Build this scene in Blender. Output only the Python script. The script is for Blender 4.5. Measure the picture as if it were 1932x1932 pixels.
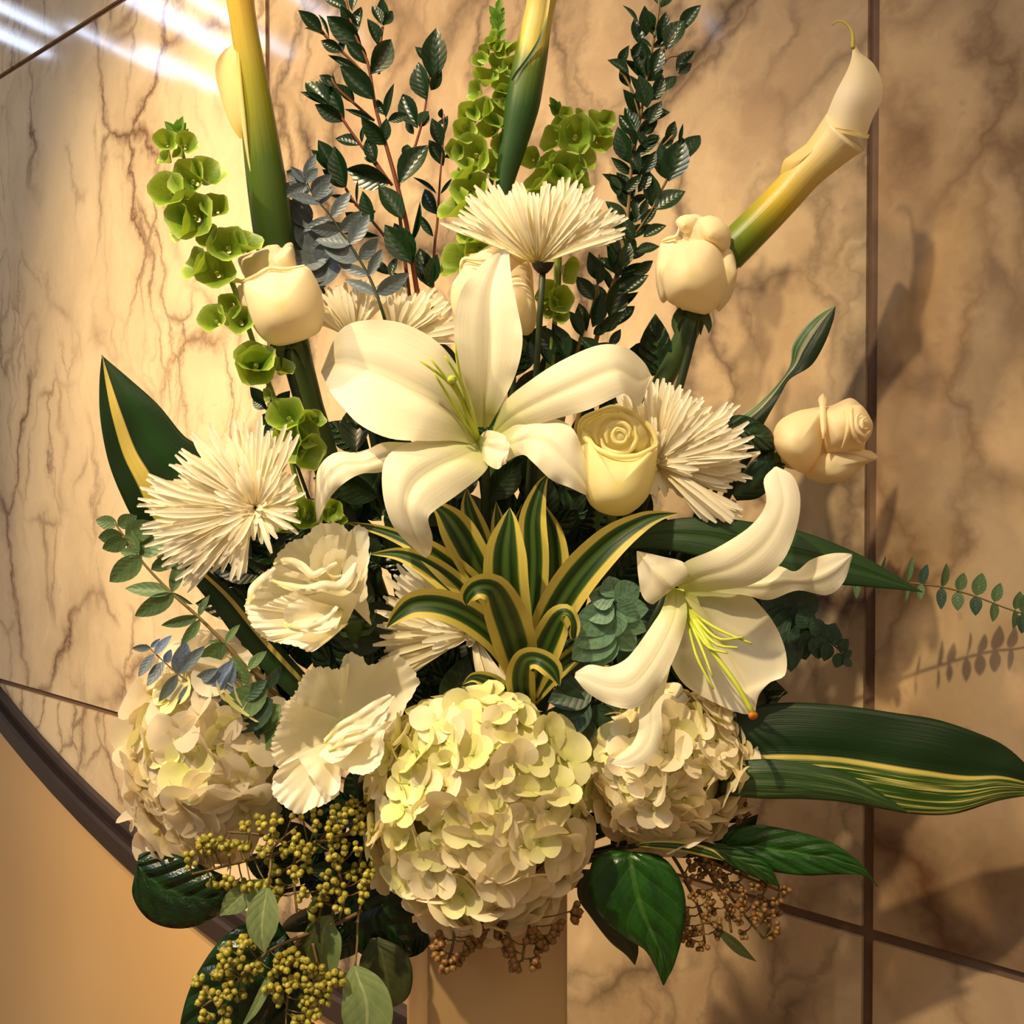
import bpy, math, random
import numpy as np
from mathutils import Matrix, Vector

C = bpy.context.scene.collection
rnd = random.Random(7)
for o in list(bpy.data.objects):
    bpy.data.objects.remove(o)

# ------------------------------------------------------------------ camera, world, lamps, exposure
PITCH = math.radians(1.2)
CAM = Vector((0, 0, 1.5))
FWD = Vector((0, math.cos(PITCH), -math.sin(PITCH)))
UP = Vector((0, math.sin(PITCH), math.cos(PITCH)))
RT = Vector((1, 0, 0))
F = 2000.0
D0 = 0.80

cam_d = bpy.data.cameras.new('camera')
cam_d.sensor_width = 36
cam_d.lens = 36 * F / 1932
cam_d.clip_start = 0.02
cam = bpy.data.objects.new('camera', cam_d)
C.objects.link(cam)
cam.location = CAM
cam.rotation_euler = (math.radians(90) - PITCH, 0, 0)
S = bpy.context.scene
S.camera = cam
S.view_settings.view_transform = 'Standard'
S.view_settings.look = 'None'
S.view_settings.gamma = 1
S.view_settings.use_curve_mapping = False
S.view_settings.exposure = 0.0

world = bpy.data.worlds.new('world')
S.world = world
world.use_nodes = True
bg = world.node_tree.nodes['Background']
bg.inputs[0].default_value = (1.0, 0.76, 0.54, 1)
bg.inputs[1].default_value = 0.27


def lamp(name, kind, loc, target, energy, color, **kw):
    d = bpy.data.lights.new(name, kind)
    d.energy = energy
    d.color = color
    for k, v in kw.items():
        setattr(d, k, v)
    o = bpy.data.objects.new(name, d)
    C.objects.link(o)
    o.location = loc
    o.rotation_euler = (Vector(target) - Vector(loc)).to_track_quat('-Z', 'Y').to_euler()
    return o


lamp('ceiling_spot', 'SPOT', (-0.75, -0.40, 3.2), (-0.20, 0.90, 1.42), 225, (1.0, 0.79, 0.47),
     spot_size=math.radians(40), spot_blend=0.9, shadow_soft_size=0.03)
lamp('added_wall_fill', 'SPOT', (-1.70, 0.25, 3.1), (-0.33, 1.45, 1.58), 430, (1.0, 0.73, 0.40),  # added lamp without a known fixture, brightens the left of the wall
     spot_size=math.radians(50), spot_blend=1.0, shadow_soft_size=0.06)
lamp('added_warm_fill', 'AREA', (0.9, -1.2, 3.3), (0.2, 0.9, 1.4), 14, (1.0, 0.78, 0.52), shape='RECTANGLE', size=1.2, size_y=1.2)  # added fill without a known fixture, for warm light and reflections
lamp('skylight_daylight', 'AREA', (-2.3, -1.3, 4.15), (-0.1, 0.85, 1.4), 34, (0.50, 0.68, 1.0), shape='RECTANGLE', size=0.8, size_y=1.2)
lamp('added_low_fill', 'SPOT', (-1.75, 0.9, 0.12), (-1.05, 2.12, 0.62), 22, (1.0, 0.90, 0.76),  # added lamp near the floor, makes the pale glow on the lower plaster
     spot_size=math.radians(48), spot_blend=1.0, shadow_soft_size=0.1)

# ------------------------------------------------------------------ coordinates
def W(x, y, z=0.0):
    """a point of the bouquet: x, y as sighted from the viewpoint, z towards the viewer in 1/2500 m"""
    x, y, z = float(x), float(y), float(z)
    d = D0 - z / 2500.0
    return CAM + d * ((x - 966) / F * RT + FWD - (y - 966) / F * UP)


RV = np.array(RT); FV = np.array(FWD); UV_ = np.array(UP); CV = np.array(CAM)


def WA(P):
    """the same for an (n,3) array"""
    P = np.asarray(P, float)
    d = (D0 - P[:, 2] / 2500.0)[:, None]
    return CV + d * (((P[:, 0] - 966) / F)[:, None] * RV + FV - ((P[:, 1] - 966) / F)[:, None] * UV_)


def srgb(r, g, b):
    f = lambda c: (c / 255 / 12.92) if c / 255 <= 0.04045 else ((c / 255 + 0.055) / 1.055) ** 2.4
    return (f(r), f(g), f(b), 1)


# ------------------------------------------------------------------ materials
class NT:
    def __init__(s, name):
        s.m = bpy.data.materials.new(name)
        s.m.use_nodes = True
        s.t = s.m.node_tree
        s.t.nodes.clear()
        s.out = s.n('ShaderNodeOutputMaterial')

    def n(s, typ, ins=None, **kw):
        nd = s.t.nodes.new(typ)
        for k, v in kw.items():
            setattr(nd, k, v)
        for k, v in (ins or {}).items():
            s.put(nd, k, v)
        return nd

    def put(s, nd, k, v):
        i = nd.inputs[k]
        if isinstance(v, bpy.types.NodeSocket):
            s.t.links.new(v, i)
        elif isinstance(v, bpy.types.Node):
            s.t.links.new(v.outputs[0], i)
        else:
            i.default_value = v

    def ramp(s, fac, stops, interp='LINEAR'):
        nd = s.n('ShaderNodeValToRGB')
        nd.color_ramp.interpolation = interp
        els = nd.color_ramp.elements
        while len(els) < len(stops):
            els.new(0.5)
        for e, (p, c) in zip(els, stops):
            e.position = p
            e.color = c if len(c) == 4 else (*c, 1)
        s.put(nd, 'Fac', fac)
        return nd.outputs[0]

    def math(s, op, a, b=0.0, c=0.0):
        nd = s.n('ShaderNodeMath', operation=op)
        for i, v in enumerate((a, b, c)):
            s.put(nd, i, v)
        return nd.outputs[0]

    def mix(s, fac, a, b, mode='MIX'):
        nd = s.n('ShaderNodeMix', data_type='RGBA', blend_type=mode)
        s.put(nd, 0, fac); s.put(nd, 6, a); s.put(nd, 7, b)
        return nd.outputs[2]

    def uv(s):
        t = s.n('ShaderNodeTexCoord')
        sp = s.n('ShaderNodeSeparateXYZ', {0: t.outputs['UV']})
        return t.outputs['UV'], sp.outputs[0], sp.outputs[1]

    def noise(s, vec, scale, detail=3.0, rough=0.55, dist=0.0):
        return s.n('ShaderNodeTexNoise', {'Vector': vec, 'Scale': scale, 'Detail': detail, 'Roughness': rough, 'Distortion': dist}).outputs[0]

    def scale(s, vec, sc, loc=(0, 0, 0), rot=(0, 0, 0)):
        return s.n('ShaderNodeMapping', {'Vector': vec, 'Scale': sc, 'Location': loc, 'Rotation': rot}).outputs[0]

    def finish(s, col, rough=0.5, trans=0.0, tcol=None, spec=0.5, bump=None, bstr=0.2, bdist=0.001, coat=0.0, sheen=0.0):
        p = s.n('ShaderNodeBsdfPrincipled', {'Base Color': col, 'Roughness': rough, 'Specular IOR Level': spec, 'Coat Weight': coat, 'Coat Roughness': 0.15})
        nrm = None
        if bump is not None:
            nrm = s.n('ShaderNodeBump', {'Height': bump, 'Strength': bstr, 'Distance': bdist})
            s.put(p, 'Normal', nrm)
        if trans > 0:
            t = s.n('ShaderNodeBsdfTranslucent', {'Color': tcol if tcol is not None else col})
            mx = s.n('ShaderNodeMixShader', {0: trans, 1: p, 2: t})
            s.put(s.out, 'Surface', mx)
        else:
            s.put(s.out, 'Surface', p)
        return s.m


def petal_mat(name, base, mid, tip, trans=0.32, rough=0.5, ribs=22, bstr=0.25, midrib=0.0):
    """soft petal: throat colour to tip colour along v, fine ribs across u"""
    n = NT(name)
    uvv, u, v = n.uv()
    col = n.ramp(v, [(0.0, base), (0.28, mid), (1.0, tip)])
    mott = n.noise(n.scale(uvv, (9, 3, 1)), 3.0)
    col = n.mix(n.math('MULTIPLY', mott, 0.10), col, (mid[0] * .78, mid[1] * .74, mid[2] * .62, 1))
    rib = n.noise(n.scale(uvv, (ribs, 1.5, 1)), 2.0, 2.0)
    if midrib:
        du = n.math('ABSOLUTE', n.math('SUBTRACT', u, 0.5))
        line = n.math('MULTIPLY', n.ramp(du, [(0.0, (1, 1, 1)), (0.012, (.6, .6, .6)), (0.07, (0, 0, 0))]), n.ramp(v, [(0.0, (1, 1, 1)), (0.95, (.25, .25, .25))]))
        col = n.mix(n.math('MULTIPLY', line, midrib), col, srgb(190, 178, 104))
        spk = n.ramp(n.noise(n.scale(uvv, (18, 26, 1)), 3.0, 2.0), [(0.66, (0, 0, 0)), (0.74, (1, 1, 1))])
        rib = n.math('ADD', n.math('ADD', rib, n.math('MULTIPLY', spk, n.ramp(v, [(0.1, (.8, .8, .8)), (0.6, (0, 0, 0))]))), n.math('MULTIPLY', line, -1.2))
    return n.finish(col, rough, trans, spec=0.3, bump=rib, bstr=bstr * .35, bdist=0.0006)


def leaf_mat(name, dark, light, rough=0.38, trans=0.15, vein=True, vcol=None, spec=0.5, nv=9.0, vstr=0.5, emb=0.0003):
    """leaf: midrib and slanting side veins from the surface coordinates"""
    n = NT(name)
    uvv, u, v = n.uv()
    big = n.noise(n.scale(uvv, (2, 2, 1)), 2.0)
    col = n.mix(n.ramp(big, [(0.35, (0, 0, 0)), (0.7, (1, 1, 1))]), dark, light)
    a = n.math('ABSOLUTE', n.math('SUBTRACT', u, 0.5))
    bump = n.noise(n.scale(uvv, (14, 14, 1)), 2.0)
    if vein:
        side = n.math('FRACT', n.math('ADD', n.math('MULTIPLY', v, nv), n.math('MULTIPLY', a, -nv * .55)))
        sd = n.math('ABSOLUTE', n.math('SUBTRACT', side, 0.5))
        sv = n.ramp(sd, [(0.0, (1, 1, 1)), (0.06, (0, 0, 0))])
        mv = n.ramp(a, [(0.0, (1, 1, 1)), (0.022, (0.8, .8, .8)), (0.04, (0, 0, 0))])
        vc = vcol if vcol else tuple(min(1, c * 2.0 + .02) for c in light[:3]) + (1,)
        col = n.mix(n.math('MULTIPLY', n.math('MAXIMUM', n.math('MULTIPLY', sv, 0.35), mv), vstr), col, vc)
        bump = n.math('ADD', n.math('MULTIPLY', n.ramp(sd, [(0, (0, 0, 0)), (0.35, (1, 1, 1))]), 0.8), n.math('MULTIPLY', bump, 0.3))
    return n.finish(col, rough, trans, tcol=(light[0] * 1.6, light[1] * 1.8, light[2], 1), spec=spec, bump=bump, bstr=0.5, bdist=emb)


def stripe_mat(name, stops, rough=0.36, wob=0.03, trans=0.15, fine=0.0, finecol=None):
    """long leaf with lengthwise colour bands placed by u"""
    n = NT(name)
    uvv, u, v = n.uv()
    w = n.noise(n.scale(uvv, (9, 1.1, 1)), 3.0)
    uu = n.math('ADD', u, n.math('MULTIPLY', n.math('SUBTRACT', w, 0.5), wob))
    col = n.ramp(uu, stops)
    rib = n.noise(n.scale(uvv, (46, 1.2, 1)), 2.0, 2.0)
    col = n.mix(n.math('MULTIPLY', rib, 0.35), col, (0.004, 0.016, 0.003, 1), 'MIX')
    if fine:
        ff = n.ramp(n.noise(n.scale(uvv, (26, 1.4, 1)), 1.6, 3.0), [(0.5, (0, 0, 0)), (0.6, (1, 1, 1))])
        m = n.math('MULTIPLY', ff, n.ramp(u, [(0.0, (0, 0, 0)), (max(0.01, fine - .02), (0, 0, 0)), (fine + .05, (1, 1, 1)), (1.0, (.9, .9, .9))]))
        col = n.mix(m, col, finecol)
    return n.finish(col, rough, trans, tcol=col, spec=0.5, bump=rib, bstr=0.35, bdist=0.001)


G = {}
G['lily'] = petal_mat('lily_petal', srgb(205, 215, 110), srgb(250, 242, 208), srgb(255, 248, 226), trans=0.28, ribs=16, bstr=0.8, midrib=0.6)
G['lily_folded'] = petal_mat('lily_outer', srgb(214, 214, 150), srgb(246, 236, 200), srgb(252, 242, 214), trans=0.28, bstr=.6, midrib=0.9)  # slightly deeper cream with a stronger midrib, for the folded petal
G['rose'] = petal_mat('rose_petal', srgb(236, 222, 160), srgb(250, 232, 186), srgb(255, 240, 204), trans=0.28, ribs=6, bstr=0.15)
G['rose_peach'] = petal_mat('rose_petal_peach', srgb(240, 222, 166), srgb(252, 236, 192), srgb(255, 232, 184), trans=0.28, ribs=6, bstr=0.15)
G['rose_yellow'] = petal_mat('rose_petal_yellow', srgb(250, 240, 150), srgb(252, 240, 180), srgb(255, 244, 178), trans=0.34, ribs=6, bstr=0.15)
G['mum'] = petal_mat('spider_mum_petal', srgb(240, 226, 120), srgb(250, 240, 205), srgb(255, 248, 228), trans=0.3, ribs=3, bstr=0.1)
G['lisi'] = petal_mat('lisianthus_petal', srgb(228, 226, 150), srgb(250, 242, 205), srgb(255, 250, 232), trans=0.3, ribs=12, bstr=0.12)
G['hyd'] = petal_mat('hydrangea_petal', srgb(214, 214, 128), srgb(248, 238, 190), srgb(255, 240, 206), trans=0.28, ribs=8, bstr=0.3)
G['hyd_green'] = petal_mat('hydrangea_petal_green', srgb(196, 208, 96), srgb(232, 230, 150), srgb(240, 234, 176), trans=0.28, ribs=8, bstr=0.3)
G['hyd_soft'] = petal_mat('hydrangea_petal_translucent', srgb(224, 220, 140), srgb(246, 234, 200), srgb(244, 234, 216), trans=0.5, ribs=8, bstr=0.2)
G['hyd_core'] = NT('hydrangea_inner'); G['hyd_core'] = G['hyd_core'].finish(srgb(150, 140, 80), 0.8)
G['stem'] = NT('green_stem'); G['stem'] = G['stem'].finish(srgb(62, 84, 34), 0.5)
G['stem_dark'] = NT('dark_green_stem'); G['stem_dark'] = G['stem_dark'].finish(srgb(34, 50, 22), 0.5)
G['stem_red'] = NT('red_brown_stem'); G['stem_red'] = G['stem_red'].finish(srgb(122, 62, 30), 0.55)
G['stem_brown'] = NT('tan_stem'); G['stem_brown'] = G['stem_brown'].finish(srgb(118, 96, 52), 0.6)
G['stem_pale'] = NT('pale_green_stem'); G['stem_pale'] = G['stem_pale'].finish(srgb(128, 150, 62), 0.5)
G['filament'] = NT('lily_filament'); G['filament'] = G['filament'].finish(srgb(208, 220, 80), 0.45, 0.2)
G['pistil_tip'] = NT('orange_stigma'); G['pistil_tip'] = G['pistil_tip'].finish(srgb(206, 112, 22), 0.6)
G['myrtle'] = leaf_mat('myrtle_leaf', srgb(14, 38, 16), srgb(28, 60, 26), rough=0.30, trans=0.08, vstr=0.14, nv=7)
G['salal'] = leaf_mat('salal_leaf', srgb(12, 36, 14), srgb(24, 56, 20), rough=0.22, trans=0.08, vstr=0.22, nv=6, emb=0.006, vcol=srgb(60, 104, 44))
G['salal_bright'] = leaf_mat('bright_green_leaf', srgb(20, 62, 12), srgb(38, 92, 20), rough=0.26, trans=0.10, vstr=0.18, nv=6, emb=0.003, vcol=srgb(130, 180, 80))
G['filler'] = leaf_mat('dark_filler_leaf', srgb(14, 34, 14), srgb(26, 54, 22), rough=0.4, trans=0.08, vstr=0.3)
G['euc_blue'] = leaf_mat('blue_eucalyptus_leaf', srgb(84, 98, 108), srgb(112, 124, 130), rough=0.42, trans=0.06, vstr=0.12, nv=6)
G['euc_sky'] = leaf_mat('sky_blue_eucalyptus_leaf', srgb(92, 112, 146), srgb(124, 142, 174), rough=0.35, trans=0.05, vstr=0.1, nv=6)
G['euc_green'] = leaf_mat('green_eucalyptus_leaf', srgb(74, 100, 60), srgb(98, 124, 76), rough=0.5, trans=0.1, vstr=0.15, nv=6)
G['euc_teal'] = leaf_mat('silver_dollar_leaf', srgb(84, 122, 92), srgb(118, 154, 122), rough=0.5, trans=0.1, vstr=0.15, nv=6)
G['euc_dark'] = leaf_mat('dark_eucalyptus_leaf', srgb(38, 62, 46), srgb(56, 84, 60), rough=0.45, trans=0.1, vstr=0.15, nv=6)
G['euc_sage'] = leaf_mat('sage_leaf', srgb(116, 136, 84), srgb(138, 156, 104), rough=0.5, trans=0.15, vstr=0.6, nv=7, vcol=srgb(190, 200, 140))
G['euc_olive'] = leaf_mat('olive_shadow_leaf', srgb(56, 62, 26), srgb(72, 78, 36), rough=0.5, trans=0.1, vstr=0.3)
G['bud'] = NT('seed_bud_green'); _n = G['bud']
_t = _n.n('ShaderNodeTexCoord'); _s = _n.n('ShaderNodeSeparateXYZ', {0: _t.outputs['Generated']})
G['bud'] = _n.finish(_n.mix(_n.n('ShaderNodeObjectInfo').outputs['Random'], _n.ramp(_s.outputs[2], [(0.0, srgb(120, 124, 44)), (0.8, srgb(166, 162, 60)), (1.0, srgb(180, 146, 56))]), srgb(132, 124, 44)), 0.4, spec=0.5)
G['bud_brown'] = NT('seed_bud_brown'); _n = G['bud_brown']
_t = _n.n('ShaderNodeTexCoord'); _s = _n.n('ShaderNodeSeparateXYZ', {0: _t.outputs['Generated']})
G['bud_brown'] = _n.finish(_n.ramp(_s.outputs[2], [(0.0, srgb(112, 100, 44)), (0.8, srgb(124, 92, 42)), (1.0, srgb(140, 84, 40))]), 0.45)

Y_ = srgb(226, 206, 96); YG = srgb(190, 186, 70); DG = srgb(22, 48, 12); MG = srgb(54, 90, 20); LG = srgb(84, 116, 44)
G['dracaena'] = stripe_mat('dracaena_leaf', [(0.0, Y_), (0.19, Y_), (0.235, MG), (0.38, DG), (0.47, LG), (0.53, LG), (0.62, DG), (0.765, MG), (0.81, Y_), (1.0, Y_)], wob=0.04)
G['blade_yellow'] = stripe_mat('blade_one_yellow_band', [(0.0, DG), (0.20, DG), (0.215, Y_), (0.36, srgb(240, 214, 116)), (0.38, DG), (0.62, srgb(30, 70, 22)), (1.0, DG)], wob=0.0)
G['blade_streaked'] = stripe_mat('blade_streaked_leaf', [(0.0, DG), (0.50, srgb(22, 56, 16)), (0.535, DG), (0.55, Y_), (0.58, Y_), (0.60, MG), (1.0, MG)], wob=0.02, fine=0.6, finecol=srgb(214, 206, 112))
G['blade_streaked2'] = stripe_mat('blade_finely_streaked', [(0.0, srgb(42, 72, 32)), (0.5, srgb(52, 84, 38)), (1.0, srgb(42, 72, 30))], wob=0.02, fine=0.15, finecol=srgb(92, 118, 60))
G['blade_green'] = stripe_mat('blade_green', [(0.0, srgb(34, 66, 26)), (0.33, srgb(44, 80, 32)), (0.36, srgb(18, 44, 16)), (0.38, srgb(46, 82, 34)), (0.65, srgb(38, 74, 28)), (0.68, srgb(18, 44, 16)), (0.70, srgb(40, 74, 30)), (1.0, srgb(32, 64, 24))], wob=0.01)
G['blade_white'] = stripe_mat('blade_white_edge', [(0.0, srgb(190, 200, 160)), (0.1, srgb(44, 90, 40)), (0.2, srgb(120, 150, 90)), (0.26, srgb(40, 84, 36)), (0.42, srgb(230, 226, 186)), (0.47, DG), (1.0, DG)], wob=0.01)


def bell_mat(name):
    n = NT(name)
    uvv, u, v = n.uv()
    col = n.ramp(v, [(0.0, srgb(60, 100, 16)), (0.35, srgb(96, 136, 28)), (0.8, srgb(140, 168, 50)), (1.0, srgb(188, 204, 110))])
    net = n.n('ShaderNodeTexVoronoi', {'Vector': n.scale(uvv, (16, 5, 1)), 'Scale': 1.0}, feature='DISTANCE_TO_EDGE').outputs[0]
    vn = n.ramp(net, [(0.0, (1, 1, 1)), (0.09, (0, 0, 0))])
    col = n.mix(n.math('MULTIPLY', vn, 0.35), col, srgb(150, 184, 74))
    return n.finish(col, 0.45, 0.30, tcol=srgb(170, 190, 50), bump=net, bstr=0.25, bdist=0.001)


G['bell'] = bell_mat('bells_calyx')


def calla_mat(name, stops, side=0.0, slant=None):
    n = NT(name)
    uvv, u, v = n.uv()
    vv = v if not side else n.math('ADD', v, n.math('MULTIPLY', n.math('SINE', n.math('MULTIPLY', u, 6.283)), side))
    w = n.noise(n.scale(uvv, (20, 1.2, 1)), 3.0)
    vv = n.math('ADD', vv, n.math('MULTIPLY', n.math('SUBTRACT', w, 0.5), 0.12))
    col = n.ramp(vv, stops)
    return n.finish(col, 0.38, 0.12, bump=w, bstr=0.2, bdist=0.001)


G['calla_left'] = calla_mat('calla_green_to_gold', [(0.0, srgb(36, 62, 20)), (0.35, srgb(74, 98, 18)), (0.55, srgb(150, 146, 26)), (0.8, srgb(222, 186, 78)), (1.0, srgb(232, 200, 110))])
G['calla_mid'] = calla_mat('calla_green_to_pale_gold', [(0.0, srgb(30, 60, 30)), (0.5, srgb(46, 82, 36)), (0.66, srgb(96, 120, 40)), (0.72, srgb(206, 190, 84)), (1.0, srgb(226, 204, 130))], side=0.10)
G['calla_right'] = calla_mat('calla_green_to_cream', [(0.0, srgb(70, 100, 16)), (0.22, srgb(122, 136, 22)), (0.42, srgb(208, 180, 50)), (0.7, srgb(236, 210, 126)), (1.0, srgb(246, 228, 180))])
G['calla_spathe'] = petal_mat('calla_spathe', srgb(246, 230, 184), srgb(252, 238, 212), srgb(236, 220, 170), trans=0.3, ribs=5, bstr=0.1)
G['calla_lip'] = petal_mat('calla_lip', srgb(226, 200, 100), srgb(244, 224, 152), srgb(250, 234, 176), trans=0.35, ribs=5, bstr=0.1)
G['calla_tail'] = NT('calla_tail'); G['calla_tail'] = G['calla_tail'].finish(srgb(176, 164, 70), 0.5)
G['calyx_dark'] = NT('mum_calyx'); G['calyx_dark'] = G['calyx_dark'].finish(srgb(40, 38, 20), 0.6)

# ------------------------------------------------------------------ mesh builders
def mesh_from(name, V, Fc, uvs=None, mat=None, smooth=True):
    me = bpy.data.meshes.new(name)
    me.from_pydata([tuple(v) for v in V], [], [tuple(f) for f in Fc])
    if uvs is not None:
        lay = me.uv_layers.new(name='UVMap')
        idx = np.empty(len(me.loops), dtype=np.int32)
        me.loops.foreach_get('vertex_index', idx)
        lay.data.foreach_set('uv', np.asarray(uvs, dtype=np.float32)[idx].ravel())
    if smooth:
        me.polygons.foreach_set('use_smooth', [True] * len(me.polygons))
    if mat:
        me.materials.append(mat)
    me.update()
    return me


def grid_faces(nu, nv, closed=False, off=0):
    out = []
    m = nu if closed else nu - 1
    for j in range(nv - 1):
        for i in range(m):
            a = off + j * nu + i
            b = off + j * nu + (i + 1) % nu
            out.append((a, b, b + nu, a + nu))
    return out


def spline(P, n):
    """Catmull-Rom resampling of control rows (any number of columns), spaced by the first three"""
    P = np.asarray(P, float)
    if len(P) == 1:
        return np.repeat(P, n, 0)
    dd = np.sqrt(((P[1:, :3] - P[:-1, :3]) ** 2).sum(1)) ** 0.5 + 1e-6
    t = np.concatenate([[0], np.cumsum(dd)]); t /= t[-1]
    Q = np.vstack([2 * P[0] - P[1], P, 2 * P[-1] - P[-2]])
    tt = np.linspace(0, 1, n)
    k = np.clip(np.searchsorted(t, tt, side='right') - 1, 0, len(P) - 2)
    s = ((tt - t[k]) / (t[k + 1] - t[k]))[:, None]
    p0, p1, p2, p3 = Q[k], Q[k + 1], Q[k + 2], Q[k + 3]
    return 0.5 * ((2 * p1) + (-p0 + p2) * s + (2 * p0 - 5 * p1 + 4 * p2 - p3) * s ** 2 + (-p0 + 3 * p1 - 3 * p2 + p3) * s ** 3)


def z3(P, z=0.0):
    return [tuple(p) if len(p) >= 3 else (p[0], p[1], z) for p in P]


def loft_geo(A, B, nu=11, nv=26, bulge=0.0, ruffle=0.0, freq=5.0, crease=0.0, seed=0, wave=0.0):
    """surface between two edge curves (x, y, z); bulge lifts the middle, crease sinks the midrib, ruffle waves the edges"""
    a = spline(z3(A), nv); b = spline(z3(B), nv)
    rs = np.random.RandomState(seed)
    ph = rs.rand(4) * 6.28
    u = np.linspace(-1, 1, nu)
    V = []; UVs = []
    for j in range(nv):
        v = j / (nv - 1)
        wdt = np.linalg.norm(b[j] - a[j])
        for i, uu in enumerate(u):
            s = (uu + 1) / 2
            p = a[j] * (1 - s) + b[j] * s
            h = bulge * wdt * (1 - uu * uu) - crease * wdt * math.exp(-(uu / 0.18) ** 2)
            e = uu ** 4
            side = 0 if uu < 0 else 1
            h += ruffle * e * (math.sin(freq * 6.28 * v + ph[side]) + 0.5 * math.sin(freq * 2.3 * 6.28 * v + ph[side + 2]))
            h += wave * math.sin(3.0 * v * 6.28 + uu * 2 + ph[0])
            p = p + np.array([0, 0, h])
            V.append(p); UVs.append((s, v))
    return WA(V), grid_faces(nu, nv), UVs


def rib_geo(pts, nu=7, nv=18, cup=0.0, ruffle=0.0, freq=4.0, fold=0.0, seed=0):
    """surface along a midline of (x, y, z, half width[, roll degrees])"""
    P = np.array([list(p) + [0] * (5 - len(p)) for p in pts], float)
    c = spline(P, nv)
    xyz = c[:, :3]
    T = np.gradient(xyz, axis=0)
    T /= np.linalg.norm(T, axis=1)[:, None] + 1e-9
    rs = np.random.RandomState(seed); ph = rs.rand(4) * 6.28
    V = []; UVs = []
    prev = None
    for j in range(nv):
        t = T[j]
        side = np.array([-t[1], t[0], 0.0])
        L = np.linalg.norm(side)
        if L < 0.15 and prev is not None:
            side = prev - t * np.dot(prev, t)
        side /= np.linalg.norm(side) + 1e-9
        if prev is not None and np.dot(prev, side) < 0 and L < 0.5:
            side = -side
        prev = side
        nrm = np.cross(t, side)
        if nrm[2] < 0: nrm = -nrm
        r = math.radians(c[j, 4])
        sd = side * math.cos(r) + nrm * math.sin(r)
        nn = nrm * math.cos(r) - side * math.sin(r)
        w = max(c[j, 3], 0.0)
        for i in range(nu):
            uu = -1 + 2 * i / (nu - 1)
            e = uu ** 4
            h = cup * w * uu * uu + fold * w * abs(uu)
            k = 0 if uu < 0 else 1
            h += ruffle * e * math.sin(freq * 6.28 * j / (nv - 1) + ph[k])
            V.append(xyz[j] + sd * uu * w + nn * h)
            UVs.append(((uu + 1) / 2, j / (nv - 1)))
    return WA(V), grid_faces(nu, nv), UVs


def tube_geo(pts, ns=10, nv=None, flat=1.0):
    """round stem along (x, y, z, radius)"""
    P = np.array([list(p) for p in pts], float)
    nv = nv or max(6, 4 * len(P))
    c = spline(P, nv)
    xyz = c[:, :3]
    T = np.gradient(xyz, axis=0); T /= np.linalg.norm(T, axis=1)[:, None] + 1e-9
    V = []; UVs = []
    for j in range(nv):
        t = T[j]
        a = np.cross(t, [0, 0, 1.0])
        if np.linalg.norm(a) < 0.1: a = np.cross(t, [0, 1.0, 0])
        a /= np.linalg.norm(a); b = np.cross(a, t)
        if b[2] < 0: b = -b
        for i in range(ns):
            an = 2 * math.pi * i / ns
            V.append(xyz[j] + max(c[j, 3], 0.3) * (a * math.cos(an) + b * math.sin(an) * flat))
            UVs.append((i / ns, j / (nv - 1)))
    Fc = grid_faces(ns, nv, closed=True)
    Fc.append(tuple(range(ns))[::-1])
    Fc.append(tuple(range((nv - 1) * ns, nv * ns)))
    return WA(V), Fc, UVs


def fan_geo(c, outline, nt=12, no=40, dome=0.0, zc=None, ruffle=6.0, freq=9.0, jag=3.0, seed=0, power=1.5, closed=False):
    """ruffled petal spreading from a centre to an outline of (x, y, z)"""
    if closed:
        outline = z3(outline)
        o = spline(list(outline[-2:]) + list(outline) + list(outline[:3]), no * 4)
        a0 = outline[0]; P_ = np.array(a0, float)
        d0 = ((o - P_) ** 2).sum(1)
        i0 = int(np.argmin(d0[:no * 2])); i1 = no * 2 + int(np.argmin(d0[no * 2:]))
        seg = o[i0:i1 + 1]; o = seg[np.linspace(0, len(seg) - 1, no).astype(int)]; o[-1] = o[0]
    else:
        o = spline(z3(outline), no)
    c = np.array(c, float)
    rs = np.random.RandomState(seed); ph = rs.rand(5) * 6.28
    V = []; UVs = []
    rr = np.sqrt(((o - c)[:, :2] ** 2).sum(1)) + 1e-6
    for j in range(nt):
        t = j / (nt - 1)
        for i in range(no):
            q = i / (no - 1)
            k = t * ((rr.mean() / rr[i]) * (1 - t) + t) if closed else t
            p = c * (1 - k) + o[i] * k
            p[2] = o[i][2] + (c[2] - o[i][2]) * max(0.0, 1 - t ** power) ** .62 if closed else c[2] + (o[i][2] - c[2]) * t ** power
            p[2] += dome * math.sin(math.pi * t)
            e_ = 1.0 if closed else min(1, 4 * q, 4 * (1 - q))
            rf = math.sin(freq * .45 * 6.28 * q + ph[0]) * 1.3 + math.sin(freq * .83 * 6.28 * q + ph[1]) * .7 + math.sin(freq * 1.9 * 6.28 * q + ph[3] + 2 * t) * .45 * t ** 4
            p[2] += (.75 if not closed else 1) * ruffle * t ** 4 * rf
            jj = .4 * jag * t ** 9 * (math.sin(freq * 2.1 * 6.28 * q + ph[2]) + 0.7 * math.sin(freq * 4.1 * 6.28 * q + ph[4]) + .4 * math.sin(freq * 1.3 * 6.28 * q))
            d = o[i] - c; d = d / (np.linalg.norm(d) + 1e-6)
            p = p + d * jj
            V.append(p); UVs.append((q, t))
    return WA(V), grid_faces(no, nt), UVs


# ------------------------------------------------------------------ scene tree helpers
WM = {}


def tag(o, label, cat, group=None):
    o['label'] = label; o['category'] = cat
    if group: o['group'] = group


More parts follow.
